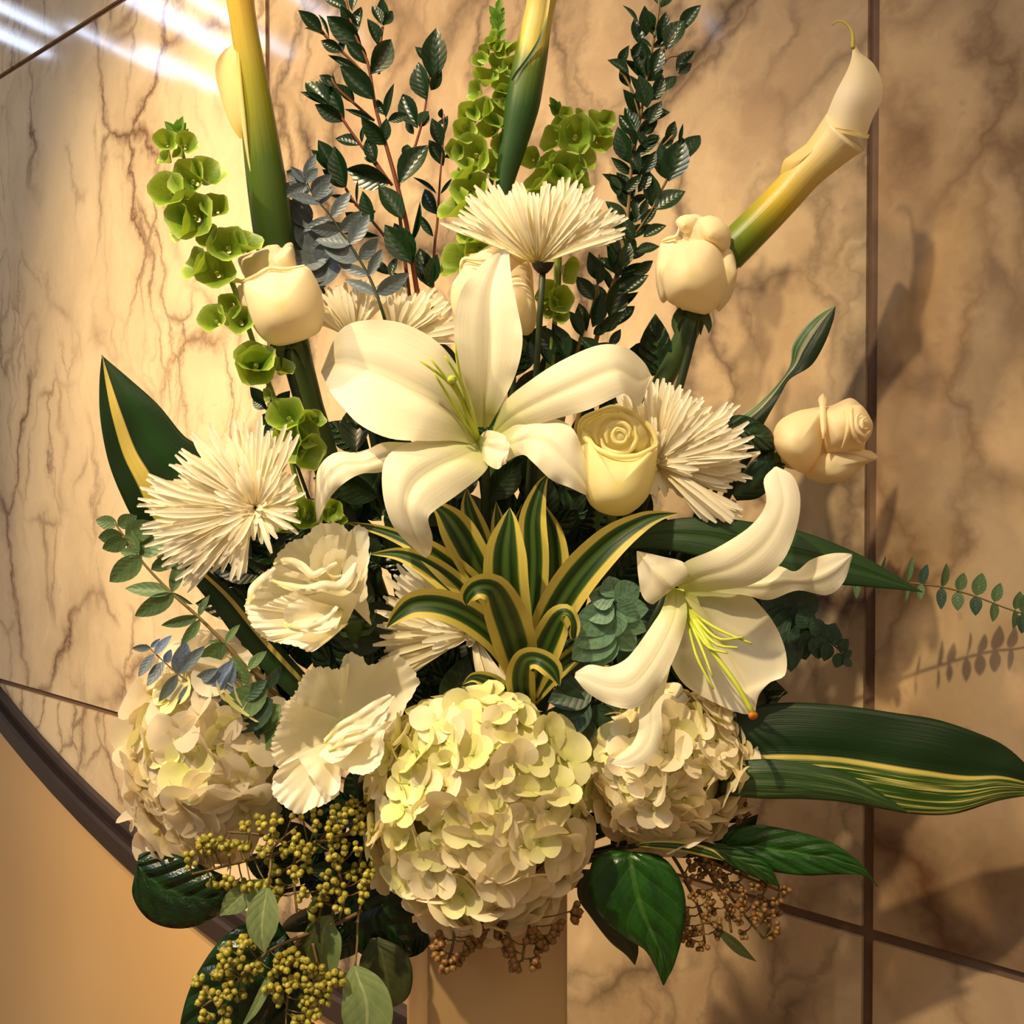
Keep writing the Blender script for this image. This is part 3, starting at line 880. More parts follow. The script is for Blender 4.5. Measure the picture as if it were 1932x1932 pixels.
lily('white_lily', 'white lily opening down to the right with long green pistil over the hydrangea', None, [
    # large lower right petal, at the back
    ([(1280, 1130, 40), (1266, 1190, 70), (1262, 1240, 80), (1290, 1290, 85), (1340, 1322, 80), (1395, 1345, 70), (1422, 1348, 55)],
     [(1300, 1112, 40), (1390, 1110, 60), (1448, 1158, 75), (1480, 1220, 80), (1482, 1272, 80), (1452, 1288, 80), (1432, 1312, 72), (1424, 1346, 58)],
     dict(bulge=-0.14, crease=0.03, ruffle=3, freq=2)),
    # right, narrow with waved edge
    ([(1300, 1090, 60), (1400, 1085, 90), (1465, 1068, 100), (1500, 1078, 108), (1530, 1056, 110), (1570, 1044, 105), (1607, 1044, 95)],
     [(1310, 1115, 60), (1400, 1122, 90), (1450, 1132, 100), (1505, 1114, 112), (1560, 1123, 112), (1592, 1098, 105), (1608, 1050, 96)],
     dict(bulge=0.10, crease=-0.06, ruffle=3, freq=3)),
    # upper, long and curved
    ([(1268, 1098, 70), (1290, 1062, 130), (1350, 1035, 165), (1415, 993, 180), (1445, 950, 172), (1441, 905, 150), (1461, 881, 135)],
     [(1290, 1118, 70), (1350, 1114, 130), (1420, 1102, 170), (1474, 1062, 185), (1502, 1000, 180), (1510, 940, 165), (1496, 898, 148), (1466, 880, 137)],
     dict(bulge=0.10, crease=0.02, ruffle=3, freq=2)),
    # upper left, folded with green midrib
    ([(1262, 1110, 70), (1285, 1098, 100), (1304, 1082, 125), (1288, 1060, 130), (1250, 1050, 125), (1202, 1039, 110)],
     [(1262, 1112, 70), (1248, 1120, 95), (1232, 1140, 118), (1212, 1125, 125), (1204, 1085, 120), (1201, 1041, 110)],
     dict(bulge=0.0, crease=-0.10, ruffle=3, freq=2, mat=G['lily_folded'])),
    # left, sweeping down
    ([(1262, 1108, 75), (1248, 1150, 110), (1232, 1176, 130), (1205, 1215, 150), (1180, 1244, 160), (1148, 1258, 160), (1112, 1254, 150), (1086, 1268, 135)],
     [(1290, 1112, 75), (1296, 1165, 120), (1275, 1235, 155), (1240, 1300, 175), (1200, 1336, 180), (1150, 1330, 172), (1108, 1306, 155), (1084, 1278, 138)],
     dict(bulge=0.14, crease=0.02, ruffle=5, freq=3)),
    # bottom, hanging
    ([(1262, 1180, 80), (1215, 1310, 140), (1206, 1345, 158), (1204, 1378, 166), (1186, 1412, 170), (1150, 1437, 166)],
     [(1286, 1180, 80), (1262, 1270, 140), (1248, 1335, 166), (1249, 1390, 176), (1227, 1432, 180), (1188, 1449, 174), (1150, 1441, 167)],
     dict(bulge=0.12, crease=0.02, ruffle=3, freq=2)),
], [
    [(1284, 1130, 50), (1320, 1165, 110), (1360, 1190, 150), (1418, 1214, 190)],
    [(1284, 1130, 50), (1315, 1168, 110), (1355, 1205, 150), (1402, 1202, 185)],
    [(1284, 1130, 50), (1305, 1180, 110), (1325, 1225, 145), (1344, 1276, 175)],
    [(1284, 1130, 50), (1308, 1178, 110), (1335, 1220, 150), (1372, 1232, 185)],
    [(1284, 1130, 50), (1300, 1185, 105), (1315, 1240, 140), (1346, 1300, 165)],
    [(1284, 1130, 50), (1312, 1172, 110), (1350, 1215, 150), (1392, 1222, 190)],
], [(1286, 1130, 55, 7), (1315, 1180, 115, 7), (1345, 1230, 150, 5), (1385, 1285, 175, 5), (1405, 1318, 182, 5), (1420, 1346, 185, 6)], 60, (1258, 1120, 20))

# ------------------------------------------------------------------ roses
def rose(name, label, base, axis, H, R, mat, openness=0.0, n_out=3, twist=0.0, spin=0, sepals=True, lip=0.22, stemr=8, stem_end=None, tall=0.0, loc_seed=0, folds=()):
    """cupped petals in layers about an axis (right, down, towards) rising from base"""
    bx, by, bz = base
    ax = np.array(axis, float); ax /= np.linalg.norm(ax)
    e1 = np.cross(ax, [0, 0, 1.0])
    if np.linalg.norm(e1) < .2: e1 = np.cross(ax, [0, 1.0, 0])
    e1 /= np.linalg.norm(e1); e2 = np.cross(e1, ax)
    if e2[2] < 0: e2 = -e2
    t = Thing(name, label, 'rose', W(*base))
    rs = random.Random(loc_seed + 5)
    B = np.array(base, float)

    def petal(phi, aw, rk, h0, h1, flare, nu=17, nv=16, wob=0.0, rolltip=0.0):
        V = []; U = []
        ph = rs.random() * 6
        for j in range(nv):
            v = j / (nv - 1)
            for i in range(nu):
                q = -1 + 2 * i / (nu - 1)
                a = phi + aw * q * (0.35 + 0.65 * math.sin(math.pi * min(1, v * .9 + .12)) ** .5 if v < .45 else 1.0)
                top = h1 * (1 - 0.22 * abs(q) ** 3.2)
                vv = v
                h = h0 + (top - h0) * vv
                hh = h / H
                bulb = math.sin(math.pi * (0.10 + 0.56 * min(1.15, hh))) ** 0.8
                r = R * rk * (0.18 + 0.82 * bulb) if hh < 0.5 else R * rk * (0.18 + 0.82 * (bulb * (1 - openness) + openness))
                r += R * flare * max(0, v - .70) ** 1.5 * 6.0 * (1 - .3 * abs(q))
                r += R * 0.02 * math.sin(3 * a + ph) * v
                hdrop = rolltip * H * max(0, v - .86) ** 1.2 * 4
                hz = h - hdrop + wob * math.sin(4 * q + ph) * v
                P = B + ax * hz + (e1 * math.cos(a) + e2 * math.sin(a)) * r
                V.append(P); U.append(((q + 1) / 2, v))
        return WA(V), grid_faces(nu, nv), U

    spin = math.radians(spin)
    for k in range(n_out):
        a = spin + k * 2 * math.pi / n_out
        t.geo('petal', petal(a, 1.15, 1.0 + 0.015 * (k % 2), 0, H * (0.93 + 0.05 * rs.random() - (.05 if k else 0)), lip * (0.6 + .5 * rs.random()), rolltip=.10 + lip * .2, wob=H * .012), mat)
    for k in range(4):
        a = spin + .7 + k * math.pi / 2
        t.geo('petal', petal(a, 0.95, 0.86, H * .1, H * (0.95 + tall * .3 + .03 * rs.random()), lip * .4, wob=H * .012, rolltip=.04), mat)
    for k in range(4):
        a = spin + 1.3 + k * math.pi / 2
        t.geo('petal', petal(a, 1.0, 0.64, H * .2, H * (0.98 + tall * .7 + .03 * rs.random()), lip * .25, wob=H * .012), mat)
    for k in range(3):
        a = spin + .4 + k * 2.1
        t.geo('petal', petal(a, 1.25, 0.42, H * .3, H * (0.97 + tall + .03 * rs.random()), lip * .15, wob=H * .01), mat)
    for k in range(2):
        a = spin + 2.1 + k * 2.8
        t.geo('petal', petal(a, 1.5, 0.22, H * .4, H * (0.95 + tall), .02), mat)
    # receptacle, sepals, stem
    rec = [tuple(B - ax * 16) + (stemr,), tuple(B - ax * 6) + (stemr * 1.7,), tuple(B + ax * 6) + (R * .26,)]
    t.geo('receptacle', tube_geo(rec, ns=10, nv=8), G['stem'])
    if sepals:
        for k in range(5):
            a = spin + k * 1.2566
            d = e1 * math.cos(a) + e2 * math.sin(a)
            p0 = B; p1 = B + d * R * .38 - ax * (4); p2 = B + d * R * .62 - ax * R * (.28 + .2 * rs.random()); p3 = B + d * R * (.55 + .2 * rs.random()) - ax * R * (.75 + .2 * rs.random())
            t.geo('sepal', rib_geo([(*p0, 8), (*p1, 10), (*p2, 7), (*p3, 0.5)], nu=3, nv=9, cup=.3), G['stem'])
    p = B - ax * 14
    if stem_end:
        t.geo('stem', tube_geo([(*p, stemr)] + [tuple(q) + (stemr,) for q in stem_end]), G['stem_dark'])
    else:
        q = B - ax * 70
        t.geo('stem', tube_geo([(*p, stemr), (*q, stemr)] + stem_path(*q, r=stemr)[1:]), G['stem_dark'])
    return t


def domes(t, mat, items):
    """outer petals: (centre x, y, z, edge z, outline) swelling towards the viewer, and rolled rims as midlines"""
    for k, it in enumerate(items):
        if it[0] == 'rim':
            t.geo('petal_rim', rib_geo(it[1], nu=7, nv=26, cup=-.7), mat)
        else:
            cx, cy, cz, ze, outl = it[:5]
            pw = it[5] if len(it) > 5 else 2.3
            t.geo('petal', fan_geo((cx, cy, cz), z3(outl, ze), nt=14, no=56, ruffle=1.2, freq=5, jag=.8, power=pw, closed=True, seed=k), mat)


t = rose('white_rose', 'cream rose bud high on the left beside the green calla stem', (542, 645, 0), (-.12, -1, .0), 140, 56, G['rose'], openness=.5, spin=60, lip=.04, tall=.05, loc_seed=1)
domes(t, G['rose'], [
    (512, 505, 45, 0, [(449, 487), (470, 478), (492, 470), (505, 461), (524, 459), (532, 467), (540, 459), (552, 459), (557, 480), (560, 505), (590, 540), (560, 570), (480, 560), (462, 525), (453, 505)]),
    (530, 492, 62, 20, [(490, 520), (510, 490), (535, 470), (550, 466), (556, 485), (560, 510), (540, 540), (510, 540)]),
    (475, 575, 50, 20, [(446, 548), (456, 538), (480, 560), (505, 625), (482, 614), (464, 595), (450, 570)]),
    (532, 580, 122, 32, [(455, 533), (480, 522), (508, 507), (540, 508), (575, 501), (594, 522), (607, 555), (612, 592), (604, 624), (578, 640), (552, 648), (525, 653), (500, 643), (480, 620), (464, 580)]),
    ('rim', [(446, 527, 48, 3), (458, 531, 52, 4), (482, 520, 60, 3.5), (508, 506, 68, 3.5), (540, 507, 70, 3), (575, 501, 60, 2)]),
    ('rim', [(437, 522, 44, 1), (439, 527, 46, 6), (448, 530, 48, 4), (458, 531, 50, 2)])])
t = rose('white_rose', 'cream rose behind the raised petal of the central lily', (955, 640, -80), (-.16, -1, .05), 140, 55, G['rose'], openness=.35, spin=30, lip=.05, tall=.05, loc_seed=2)
domes(t, G['rose'], [
    (932, 500, -15, -50, [(875, 488), (900, 476), (935, 458), (962, 468), (1000, 500), (990, 560), (900, 560)]),
    (905, 545, 20, -40, [(876, 488), (865, 515), (852, 540), (852, 580), (870, 612), (930, 640), (965, 600), (968, 530), (940, 490), (905, 492)]),
    (985, 570, 10, -45, [(955, 510), (985, 490), (1003, 505), (1008, 560), (1013, 600), (1001, 630), (975, 625), (950, 570)]),
    ('rim', [(868, 520, -20, 2), (874, 490, -12, 4), (900, 490, 0, 3), (935, 490, 5, 3), (962, 505, 0, 2)])])
t = rose('white_rose', 'cream rose bud at the upper right below the curved calla', (1305, 585, 10), (.04, -1, .05), 135, 54, G['rose'], openness=.35, spin=95, lip=.05, tall=.05, loc_seed=3)
domes(t, G['rose'], [
    (1330, 440, 60, 30, [(1276, 422), (1288, 408), (1312, 404), (1330, 410), (1350, 409), (1371, 424), (1379, 446), (1370, 480), (1330, 500), (1300, 480), (1290, 440)]),
    (1292, 425, 66, 48, [(1275, 420), (1284, 408), (1305, 405), (1318, 415), (1315, 432), (1300, 440), (1285, 436)], 1.2),
    (1345, 440, 82, 46, [(1318, 418), (1330, 408), (1350, 409), (1372, 426), (1378, 450), (1366, 472), (1345, 462), (1325, 445)], 1.8),
    (1262, 510, 70, 26, [(1247, 458), (1262, 450), (1276, 444), (1280, 480), (1270, 540), (1252, 572), (1240, 548), (1237, 505)]),
    (1375, 515, 66, 28, [(1364, 472), (1380, 472), (1389, 500), (1387, 540), (1372, 572), (1352, 585), (1350, 520)]),
    (1308, 520, 132, 36, [(1252, 500), (1262, 475), (1276, 455), (1300, 452), (1325, 448), (1352, 458), (1368, 490), (1374, 530), (1362, 568), (1340, 590), (1318, 592), (1285, 582), (1258, 566), (1248, 535)]),
    ('rim', [(1247, 456, 40, 2), (1262, 450, 52, 4), (1276, 445, 60, 3), (1282, 430, 62, 2)])])
t = rose('white_rose', 'pale yellow rose beside the right petals of the central lily', (1162, 960, 30), (.0, -1, .15), 120, 54, G['rose_yellow'], openness=.8, spin=75, lip=.03, tall=-.1, loc_seed=4)
domes(t, G['rose_yellow'], [
    (1165, 812, 40, 75, [(1088, 818), (1097, 792), (1120, 780), (1135, 774), (1158, 766), (1180, 772), (1205, 788), (1230, 808), (1241, 842), (1225, 880), (1165, 890), (1105, 870)], 1.4),
    (1138, 815, 92, 62, [(1100, 812), (1112, 792), (1140, 778), (1160, 780), (1150, 810), (1150, 850), (1120, 840)]),
    (1195, 808, 96, 62, [(1165, 772), (1190, 780), (1212, 800), (1224, 830), (1205, 856), (1180, 830)]),
    (1165, 822, 104, 66, [(1124, 822), (1134, 796), (1160, 783), (1186, 788), (1198, 808), (1196, 836), (1176, 856), (1145, 852)]),
    (1170, 820, 112, 92, [(1142, 820), (1150, 802), (1172, 795), (1188, 806), (1190, 824), (1176, 840), (1154, 838)]),
    ('rim', [(1128, 838, 94, 2), (1122, 818, 96, 5), (1132, 796, 98, 5), (1155, 784, 98, 5), (1180, 786, 98, 5), (1196, 802, 100, 4), (1200, 822, 100, 2)]),
    ('rim', [(1198, 812, 102, 2), (1200, 832, 106, 5), (1186, 850, 108, 5), (1160, 854, 108, 5), (1140, 844, 106, 4), (1134, 826, 104, 2)]),
    ('rim', [(1146, 836, 110, 2), (1144, 818, 112, 5), (1154, 802, 114, 5), (1174, 798, 114, 5), (1188, 810, 114, 4), (1186, 826, 112, 2)]),
    ('rim', [(1184, 820, 116, 2), (1178, 834, 118, 4), (1162, 834, 118, 4), (1156, 820, 118, 4), (1164, 808, 118, 3), (1176, 812, 118, 1)]),
    (1110, 875, 96, 62, [(1098, 818), (1110, 840), (1120, 880), (1118, 940), (1104, 930), (1092, 890), (1090, 850)]),
    (1168, 918, 162, 66, [(1102, 818), (1116, 838), (1140, 852), (1168, 861), (1200, 860), (1222, 850), (1240, 841), (1238, 880), (1228, 925), (1208, 955), (1178, 972), (1142, 970), (1112, 950), (1098, 905), (1095, 860)]),
    ('rim', [(1100, 812, 92, 2), (1104, 822, 100, 7), (1120, 842, 112, 5), (1142, 854, 124, 5), (1168, 862, 130, 5), (1200, 860, 126, 5), (1222, 851, 112, 5), (1241, 840, 96, 3)]),
    ('rim', [(1090, 815, 78, 2), (1098, 791, 80, 4), (1130, 776, 80, 4), (1160, 767, 80, 4), (1195, 782, 80, 5), (1228, 808, 80, 5), (1240, 838, 84, 3)])])
t = rose('white_rose', 'peach-tinted rose leaning out to the far right', (1472, 856, -20), (1, -.22, .05), 135, 52, G['rose_peach'], openness=.4, spin=-40, lip=.05, tall=.05, loc_seed=5)
domes(t, G['rose_peach'], [
    (1575, 880, 55, 0, [(1520, 893), (1535, 860), (1556, 848), (1600, 846), (1640, 850), (1656, 864), (1630, 878), (1602, 903), (1562, 912), (1530, 905)]),
    (1592, 808, 78, 10, [(1545, 775), (1572, 764), (1603, 751), (1624, 763), (1640, 784), (1646, 806), (1636, 830), (1620, 852), (1560, 862), (1545, 820)]),
    (1612, 800, 92, 52, [(1588, 790), (1600, 768), (1622, 765), (1640, 784), (1647, 806), (1635, 832), (1612, 832), (1596, 815)]),
    (1622, 803, 106, 72, [(1605, 795), (1618, 780), (1636, 788), (1643, 806), (1633, 824), (1614, 822)], 1.6),
    ('rim', [(1590, 772, 72, 1), (1600, 790, 88, 5), (1600, 812, 92, 5), (1594, 832, 84, 3), (1588, 846, 74, 1)]),
    ('rim', [(1608, 766, 74, 1), (1606, 784, 96, 4), (1608, 806, 104, 4), (1616, 828, 98, 4), (1628, 838, 78, 1)]),
    ('rim', [(1624, 778, 96, 1), (1616, 790, 106, 4), (1618, 810, 110, 4), (1630, 822, 104, 4), (1642, 812, 84, 2)]),
    ('rim', [(1636, 786, 96, 1), (1627, 794, 108, 3), (1628, 808, 110, 3), (1638, 808, 100, 1)]),
    (1508, 836, 106, 18, [(1458, 832), (1463, 805), (1480, 787), (1510, 774), (1545, 768), (1557, 770), (1556, 805), (1551, 850), (1538, 878), (1520, 894), (1500, 886), (1477, 866), (1464, 850)]),
    ('rim', [(1553, 742, 34, 1), (1552, 750, 40, 8), (1552, 764, 50, 6), (1553, 790, 72, 6), (1554, 812, 82, 5), (1553, 828, 82, 1)]),
    ('rim', [(1556, 847, 40, 2), (1575, 849, 46, 5), (1602, 852, 44, 5), (1630, 860, 34, 5), (1648, 864, 26, 5), (1660, 862, 20, 0)])])

# ------------------------------------------------------------------ spider mums
def mum(label, c, sectors, z_core=40, core=24, calyx=None, seed=0, w=3.9, stem=None, spread=.7, mat=None):
    c = np.array(c, float)
    t = Thing('spider_mum', label, 'chrysanthemum', W(*c))
    rs = random.Random(seed)
    mat = mat or G['mum']
    for a0, a1, L0, L1, n_, e0, e1 in sectors:
        n_ = int(n_ * 1.45)
        for k in range(n_):
            a = math.radians(a0 + (a1 - a0) * (k + rs.random()) / n_)
            e = math.radians(rs.uniform(e0, e1))
            L = rs.uniform(L0, L1) * (1.0 if rs.random() < .7 else .8)
            bend = rs.uniform(-.25, .25)
            pts = []
            for q in (0.04, .3, .6, .85, 1.0):
                aa = a + bend * q * q * .5
                ee = e * (1.25 - .75 * q)
                p = c + np.array([math.cos(aa) * math.cos(ee), math.sin(aa) * math.cos(ee), math.sin(ee)]) * L * q
                hw = w * (0.55 + .9 * q) if q < .9 else w * .55
                pts.append((*p, hw, rs.uniform(-25, 25) if q == .04 else 0))
            t.geo('petal', rib_geo(pts, nu=3, nv=9, cup=.0, fold=rs.uniform(.3, .7)), mat)
    for k in range(core):
        a = rs.uniform(0, 6.28); e = math.radians(rs.uniform(25, 80)); L = rs.uniform(30, 62)
        d = np.array([math.cos(a) * math.cos(e), math.sin(a) * math.cos(e), math.sin(e)])
        side = np.array([-math.sin(a), math.cos(a), 0]) * 8 + np.array([0, 0, -10])
        p = [c + d * L * q + (side * q * q) for q in (0, .4, .8, 1)]
        t.geo('petal', rib_geo([(*p[0], w), (*p[1], w * 1.4), (*p[2], w * 1.6), (*p[3], w * .8)], nu=3, nv=7, fold=.5), mat)
    cx, cy, cz = c
    calyx = calyx or (cx, cy + 4, cz - 12, 20)
    t.geo('calyx', tube_geo([(calyx[0], calyx[1] + 16, calyx[2], 8), (calyx[0], calyx[1] + 6, calyx[2], calyx[3] * .8), (calyx[0], calyx[1] - 6, calyx[2], calyx[3])], ns=12, nv=8), G['calyx_dark'])
    st = stem_path(calyx[0], calyx[1] + 14, calyx[2], r=6)
    t.geo('stem', tube_geo(st), G['stem_dark'])
    return t


mum('white spider mum seen from the side at the top centre, below the middle calla', (1014, 498, 30), [
    (-150, -118, 165, 195, 22, -40, 40), (-118, -70, 135, 165, 34, -45, 50), (-70, -38, 150, 185, 30, -45, 45), (-38, -20, 165, 195, 18, -30, 40), (-158, -150, 190, 205, 2, 0, 10)],
    core=0, calyx=(1024, 500, 22, 22), seed=3)
mum('white spider mum behind the upper left petal of the central lily', (668, 640, -60), [
    (-150, -100, 80, 115, 26, -30, 50), (-100, -55, 90, 120, 20, -30, 50)], core=0, seed=4)
mum('white spider mum partly under the blue-grey leaves, left of the rose behind the lily', (745, 640, -70), [
    (-110, -60, 80, 110, 24, -30, 50), (-60, -22, 100, 125, 26, -30, 50), (-22, 5, 90, 130, 6, 0, 30)], core=0, seed=14)
mum('large white spider mum on the left, in front of the yellow-banded leaf', (482, 958, 110), [
    (-118, -55, 120, 178, 36, -35, 10), (-168, -118, 155, 190, 46, -30, 25), (158, 192, 185, 225, 36, -30, 30), (128, 158, 170, 215, 28, -30, 20), (104, 128, 120, 150, 12, -20, 30), (-180, 180, 60, 110, 34, 35, 65), (-55, 5, 60, 100, 18, -30, 20)],
    core=26, seed=5)
mum('white spider mum on the right, between the yellow rose and the peach rose', (1235, 872, 20), [
    (-125, -75, 120, 160, 30, -30, 30), (-75, -35, 115, 155, 34, -30, 45), (-35, 8, 150, 205, 38, -20, 40), (8, 28, 130, 170, 8, -20, 30), (28, 50, 160, 205, 20, 0, 30), (55, 100, 60, 90, 8, 0, 40), (-180, -125, 110, 180, 14, -40, 0), (-110, 30, 50, 100, 24, 40, 65)],
    core=6, seed=6, w=4.3)
mum('shaded spider mum low in the middle, left of the striped rosette', (892, 1196, 0), [
    (-180, -120, 150, 200, 40, -30, 30), (150, 180, 150, 205, 26, -30, 20), (-120, -95, 110, 150, 12, -20, 20), (55, 85, 90, 150, 8, 0, 30), (150, 240, 60, 110, 16, 30, 60)],
    core=12, seed=7, w=4.6)

# ------------------------------------------------------------------ lisianthus
def lisianthus(label, base, petals, seed=0, rims=()):
    t = Thing('lisianthus', label, 'lisianthus', W(*base))
    for k, (c, outl, kw) in enumerate(petals):
        kw = dict(kw); kw.setdefault('seed', k + seed)
        t.geo('petal', fan_geo(c, outl, nt=16, no=110, **kw), G['lisi'])
    for k, rm in enumerate(rims):
        t.geo('petal_rim', rib_geo(rm, nu=7, nv=60, cup=-.45, ruffle=3.0, freq=3.3, seed=k), G['lisi'])
    x, y, z = base
    t.geo('calyx', tube_geo([(x, y + 20, z - 25, 6), (x, y, z - 20, 16), (x - 2, y - 26, z - 16, 26)], ns=10), G['stem'])
    for k in range(4):
        a = -.4 + k * .9
        t.geo('sepal', rib_geo([(x, y, z - 14, 6), (x + 30 * math.cos(a), y - 10 + 30 * math.sin(a) * .5, z - 8, 5), (x + 46 * math.cos(a), y - 30 + 30 * math.sin(a), z, .5)], nu=3, nv=8), G['stem'])
    t.geo('stem', tube_geo(stem_path(x, y + 16, z - 22, r=6)), G['stem'])
    return t


lisianthus('ruffled white lisianthus below the large left spider mum', (668, 1196, 10), [
    # outer back petals
    ((640, 1120, 40), [(700, 1180, 80), (692, 1110, 60), (696, 1050, 60), (694, 1002, 55), (672, 992, 50), (655, 1010, 55)], dict(dome=-10, ruffle=5, freq=4)),
    ((635, 1110, 40), [(665, 1010, 60), (640, 988, 70), (600, 990, 80), (575, 1012, 85), (545, 1024, 85), (520, 1052, 90), (512, 1080, 95)], dict(dome=-14, ruffle=7, freq=5)),
    ((630, 1120, 50), [(520, 1060, 100), (500, 1090, 120), (478, 1112, 130), (462, 1140, 135), (470, 1170, 140), (490, 1190, 140)], dict(dome=-10, ruffle=8, freq=6)),
    # side of the cup
    ((650, 1185, 60), [(700, 1040, 90), (690, 1085, 110), (680, 1120, 120), (640, 1110, 130), (600, 1120, 130), (560, 1130, 120)], dict(dome=20, ruffle=3, freq=4, jag=2)),
    # inner whorls
    ((625, 1115, 60), [(640, 1010, 90), (610, 1012, 105), (588, 1040, 115), (585, 1075, 120), (600, 1095, 120)], dict(dome=-14, ruffle=5, freq=3)),
    ((630, 1100, 60), [(655, 1040, 90), (630, 1035, 110), (612, 1050, 122), (612, 1075, 130), (632, 1086, 130), (655, 1080, 120)], dict(dome=-10, ruffle=5, freq=3)),
    ((640, 1110, 50), [(672, 1065, 110), (655, 1095, 135), (625, 1100, 145), (590, 1092, 150), (555, 1078, 145), (530, 1085, 130)], dict(dome=12, ruffle=7, freq=5)),
    ((645, 1130, 60), [(682, 1075, 120), (668, 1112, 150), (640, 1122, 160), (600, 1112, 165), (560, 1110, 160), (520, 1105, 150)], dict(dome=10, ruffle=7, freq=5)),
    # lower petals
    ((655, 1170, 90), [(560, 1115, 150), (520, 1130, 160), (490, 1145, 160), (468, 1150, 155), (475, 1180, 165), (500, 1205, 165), (530, 1215, 165)], dict(dome=14, ruffle=8, freq=7, jag=4)),
    ((658, 1176, 95), [(495, 1190, 165), (515, 1208, 172), (560, 1220, 180), (585, 1230, 182), (605, 1220, 180), (630, 1200, 170), (645, 1180, 150)], dict(dome=16, ruffle=8, freq=7, jag=4)),
    ((650, 1150, 100), [(575, 1128, 165), (545, 1140, 178), (535, 1165, 186), (560, 1185, 190), (600, 1195, 190), (635, 1185, 170)], dict(dome=18, ruffle=7, freq=4)),
], seed=3, rims=[
    [(516, 1066, 128, 3), (540, 1058, 134, 7), (566, 1066, 140, 8), (590, 1084, 146, 7), (612, 1074, 140, 5), (636, 1062, 130, 3)],
    [(512, 1096, 140, 3), (545, 1106, 156, 7), (580, 1112, 166, 9), (612, 1104, 170, 9), (640, 1106, 166, 10), (660, 1086, 150, 10), (672, 1062, 130, 4)],
    [(532, 1176, 178, 3), (560, 1184, 188, 8), (590, 1180, 194, 7), (618, 1166, 190, 6), (636, 1144, 178, 3)],
    [(470, 1140, 152, 4), (478, 1112, 146, 9), (500, 1090, 138, 9), (520, 1072, 130, 4)]])

lisianthus('broad open lisianthus half in shadow above the seed clusters', (700, 1400, -50), [
    ((640, 1360, 20), [(735, 1400, 70), (762, 1340, 60), (790, 1290, 55), (782, 1268, 50), (760, 1240, 50), (735, 1238, 50), (700, 1255, 45), (680, 1238, 50), (655, 1232, 45), (640, 1262, 50)], dict(dome=-20, ruffle=7, freq=6, jag=4)),
    ((648, 1358, 20), [(660, 1250, 50), (640, 1262, 60), (600, 1258, 68), (575, 1270, 74), (555, 1310, 80), (535, 1330, 85), (530, 1360, 90)], dict(dome=-22, ruffle=7, freq=7, jag=5)),
    ((650, 1360, 20), [(545, 1320, 88), (535, 1345, 94), (518, 1385, 98), (512, 1410, 100), (520, 1440, 105), (535, 1465, 110), (560, 1475, 115)], dict(dome=-18, ruffle=6, freq=8, jag=5)),
    ((640, 1390, 50), [(535, 1440, 125), (516, 1465, 138), (515, 1498, 144), (535, 1520, 148), (565, 1536, 150), (590, 1525, 150), (612, 1518, 146), (640, 1500, 135)], dict(dome=18, ruffle=9, freq=6, jag=3)),
    ((640, 1390, 50), [(560, 1425, 140), (590, 1470, 160), (620, 1500, 158), (640, 1490, 150), (642, 1455, 145), (632, 1430, 140)], dict(dome=14, ruffle=7, freq=4, jag=2)),
    ((655, 1350, 30), [(745, 1312, 80), (735, 1330, 120), (730, 1350, 140), (718, 1372, 150), (690, 1378, 150), (660, 1385, 150), (630, 1400, 140), (610, 1395, 120)], dict(dome=34, ruffle=7, freq=5, jag=3)),
    ((650, 1370, 40), [(740, 1360, 110), (725, 1382, 150), (724, 1420, 165), (710, 1450, 170), (680, 1462, 170), (645, 1450, 165), (620, 1435, 150), (600, 1425, 130)], dict(dome=26, ruffle=9, freq=6, jag=3)),
    ((650, 1365, 40), [(690, 1385, 150), (675, 1405, 168), (650, 1430, 172), (625, 1440, 165), (605, 1425, 150)], dict(dome=20, ruffle=6, freq=3, jag=2)),
], seed=9, rims=[
    [(612, 1402, 150, 3), (640, 1372, 160, 7), (675, 1352, 160, 8), (708, 1330, 150, 8), (738, 1312, 130, 4)],
    [(620, 1418, 168, 3), (648, 1404, 178, 8), (680, 1394, 180, 8), (708, 1378, 172, 7), (728, 1362, 150, 3)]])

# ------------------------------------------------------------------ hydrangeas
def floret_mesh(name, mat, seed, open_=0.0):
    """four rounded overlapping sepals round a tiny centre bead; radius about 1"""
    rs = random.Random(seed)
    V = []; U = []; Fc = []
    for k in range(4):
        a0 = k * math.pi / 2 + rs.uniform(-.12, .12)
        tilt = rs.uniform(-.08, .28) + open_
        sz = rs.uniform(.9, 1.08); off = len(V); na, nr = 16, 5
        wf = rs.uniform(.92, 1.12); ph = rs.random() * 6; side = rs.uniform(-.12, .12)
        for j in range(nr):
            t = j / (nr - 1)
            for i in range(na):
                a = 6.2832 * i / na
                x = .57 * wf * t * math.cos(a) * (1 + .18 * math.sin(a)) * (1 - .10 * t * max(0, -math.sin(a)))
                y = (.52 + .50 * t * math.sin(a) - .04 * t * math.cos(2 * a)) * sz
                z = tilt * y * y + .30 * x * x + side * x + .035 * t * t * math.sin(3 * a + ph) + (k % 2) * .05 + .06 * math.sin(3.14 * y)
                V.append((x * math.cos(a0) - y * math.sin(a0), x * math.sin(a0) + y * math.cos(a0), z))
                U.append((x + .5, max(0, min(1, y))))
        Fc += grid_faces(na, nr, True, off)
    off = len(V)
    for j in range(4):
        for i in range(6):
            th = math.pi * j / 3; a = 6.28 * i / 6
            V.append((.07 * math.sin(th) * math.cos(a), .07 * math.sin(th) * math.sin(a), .09 + .07 * math.cos(th))); U.append((.5, .1))
    Fc += grid_faces(6, 4, True, off)
    return mesh_from(name, V, Fc, U, mat)


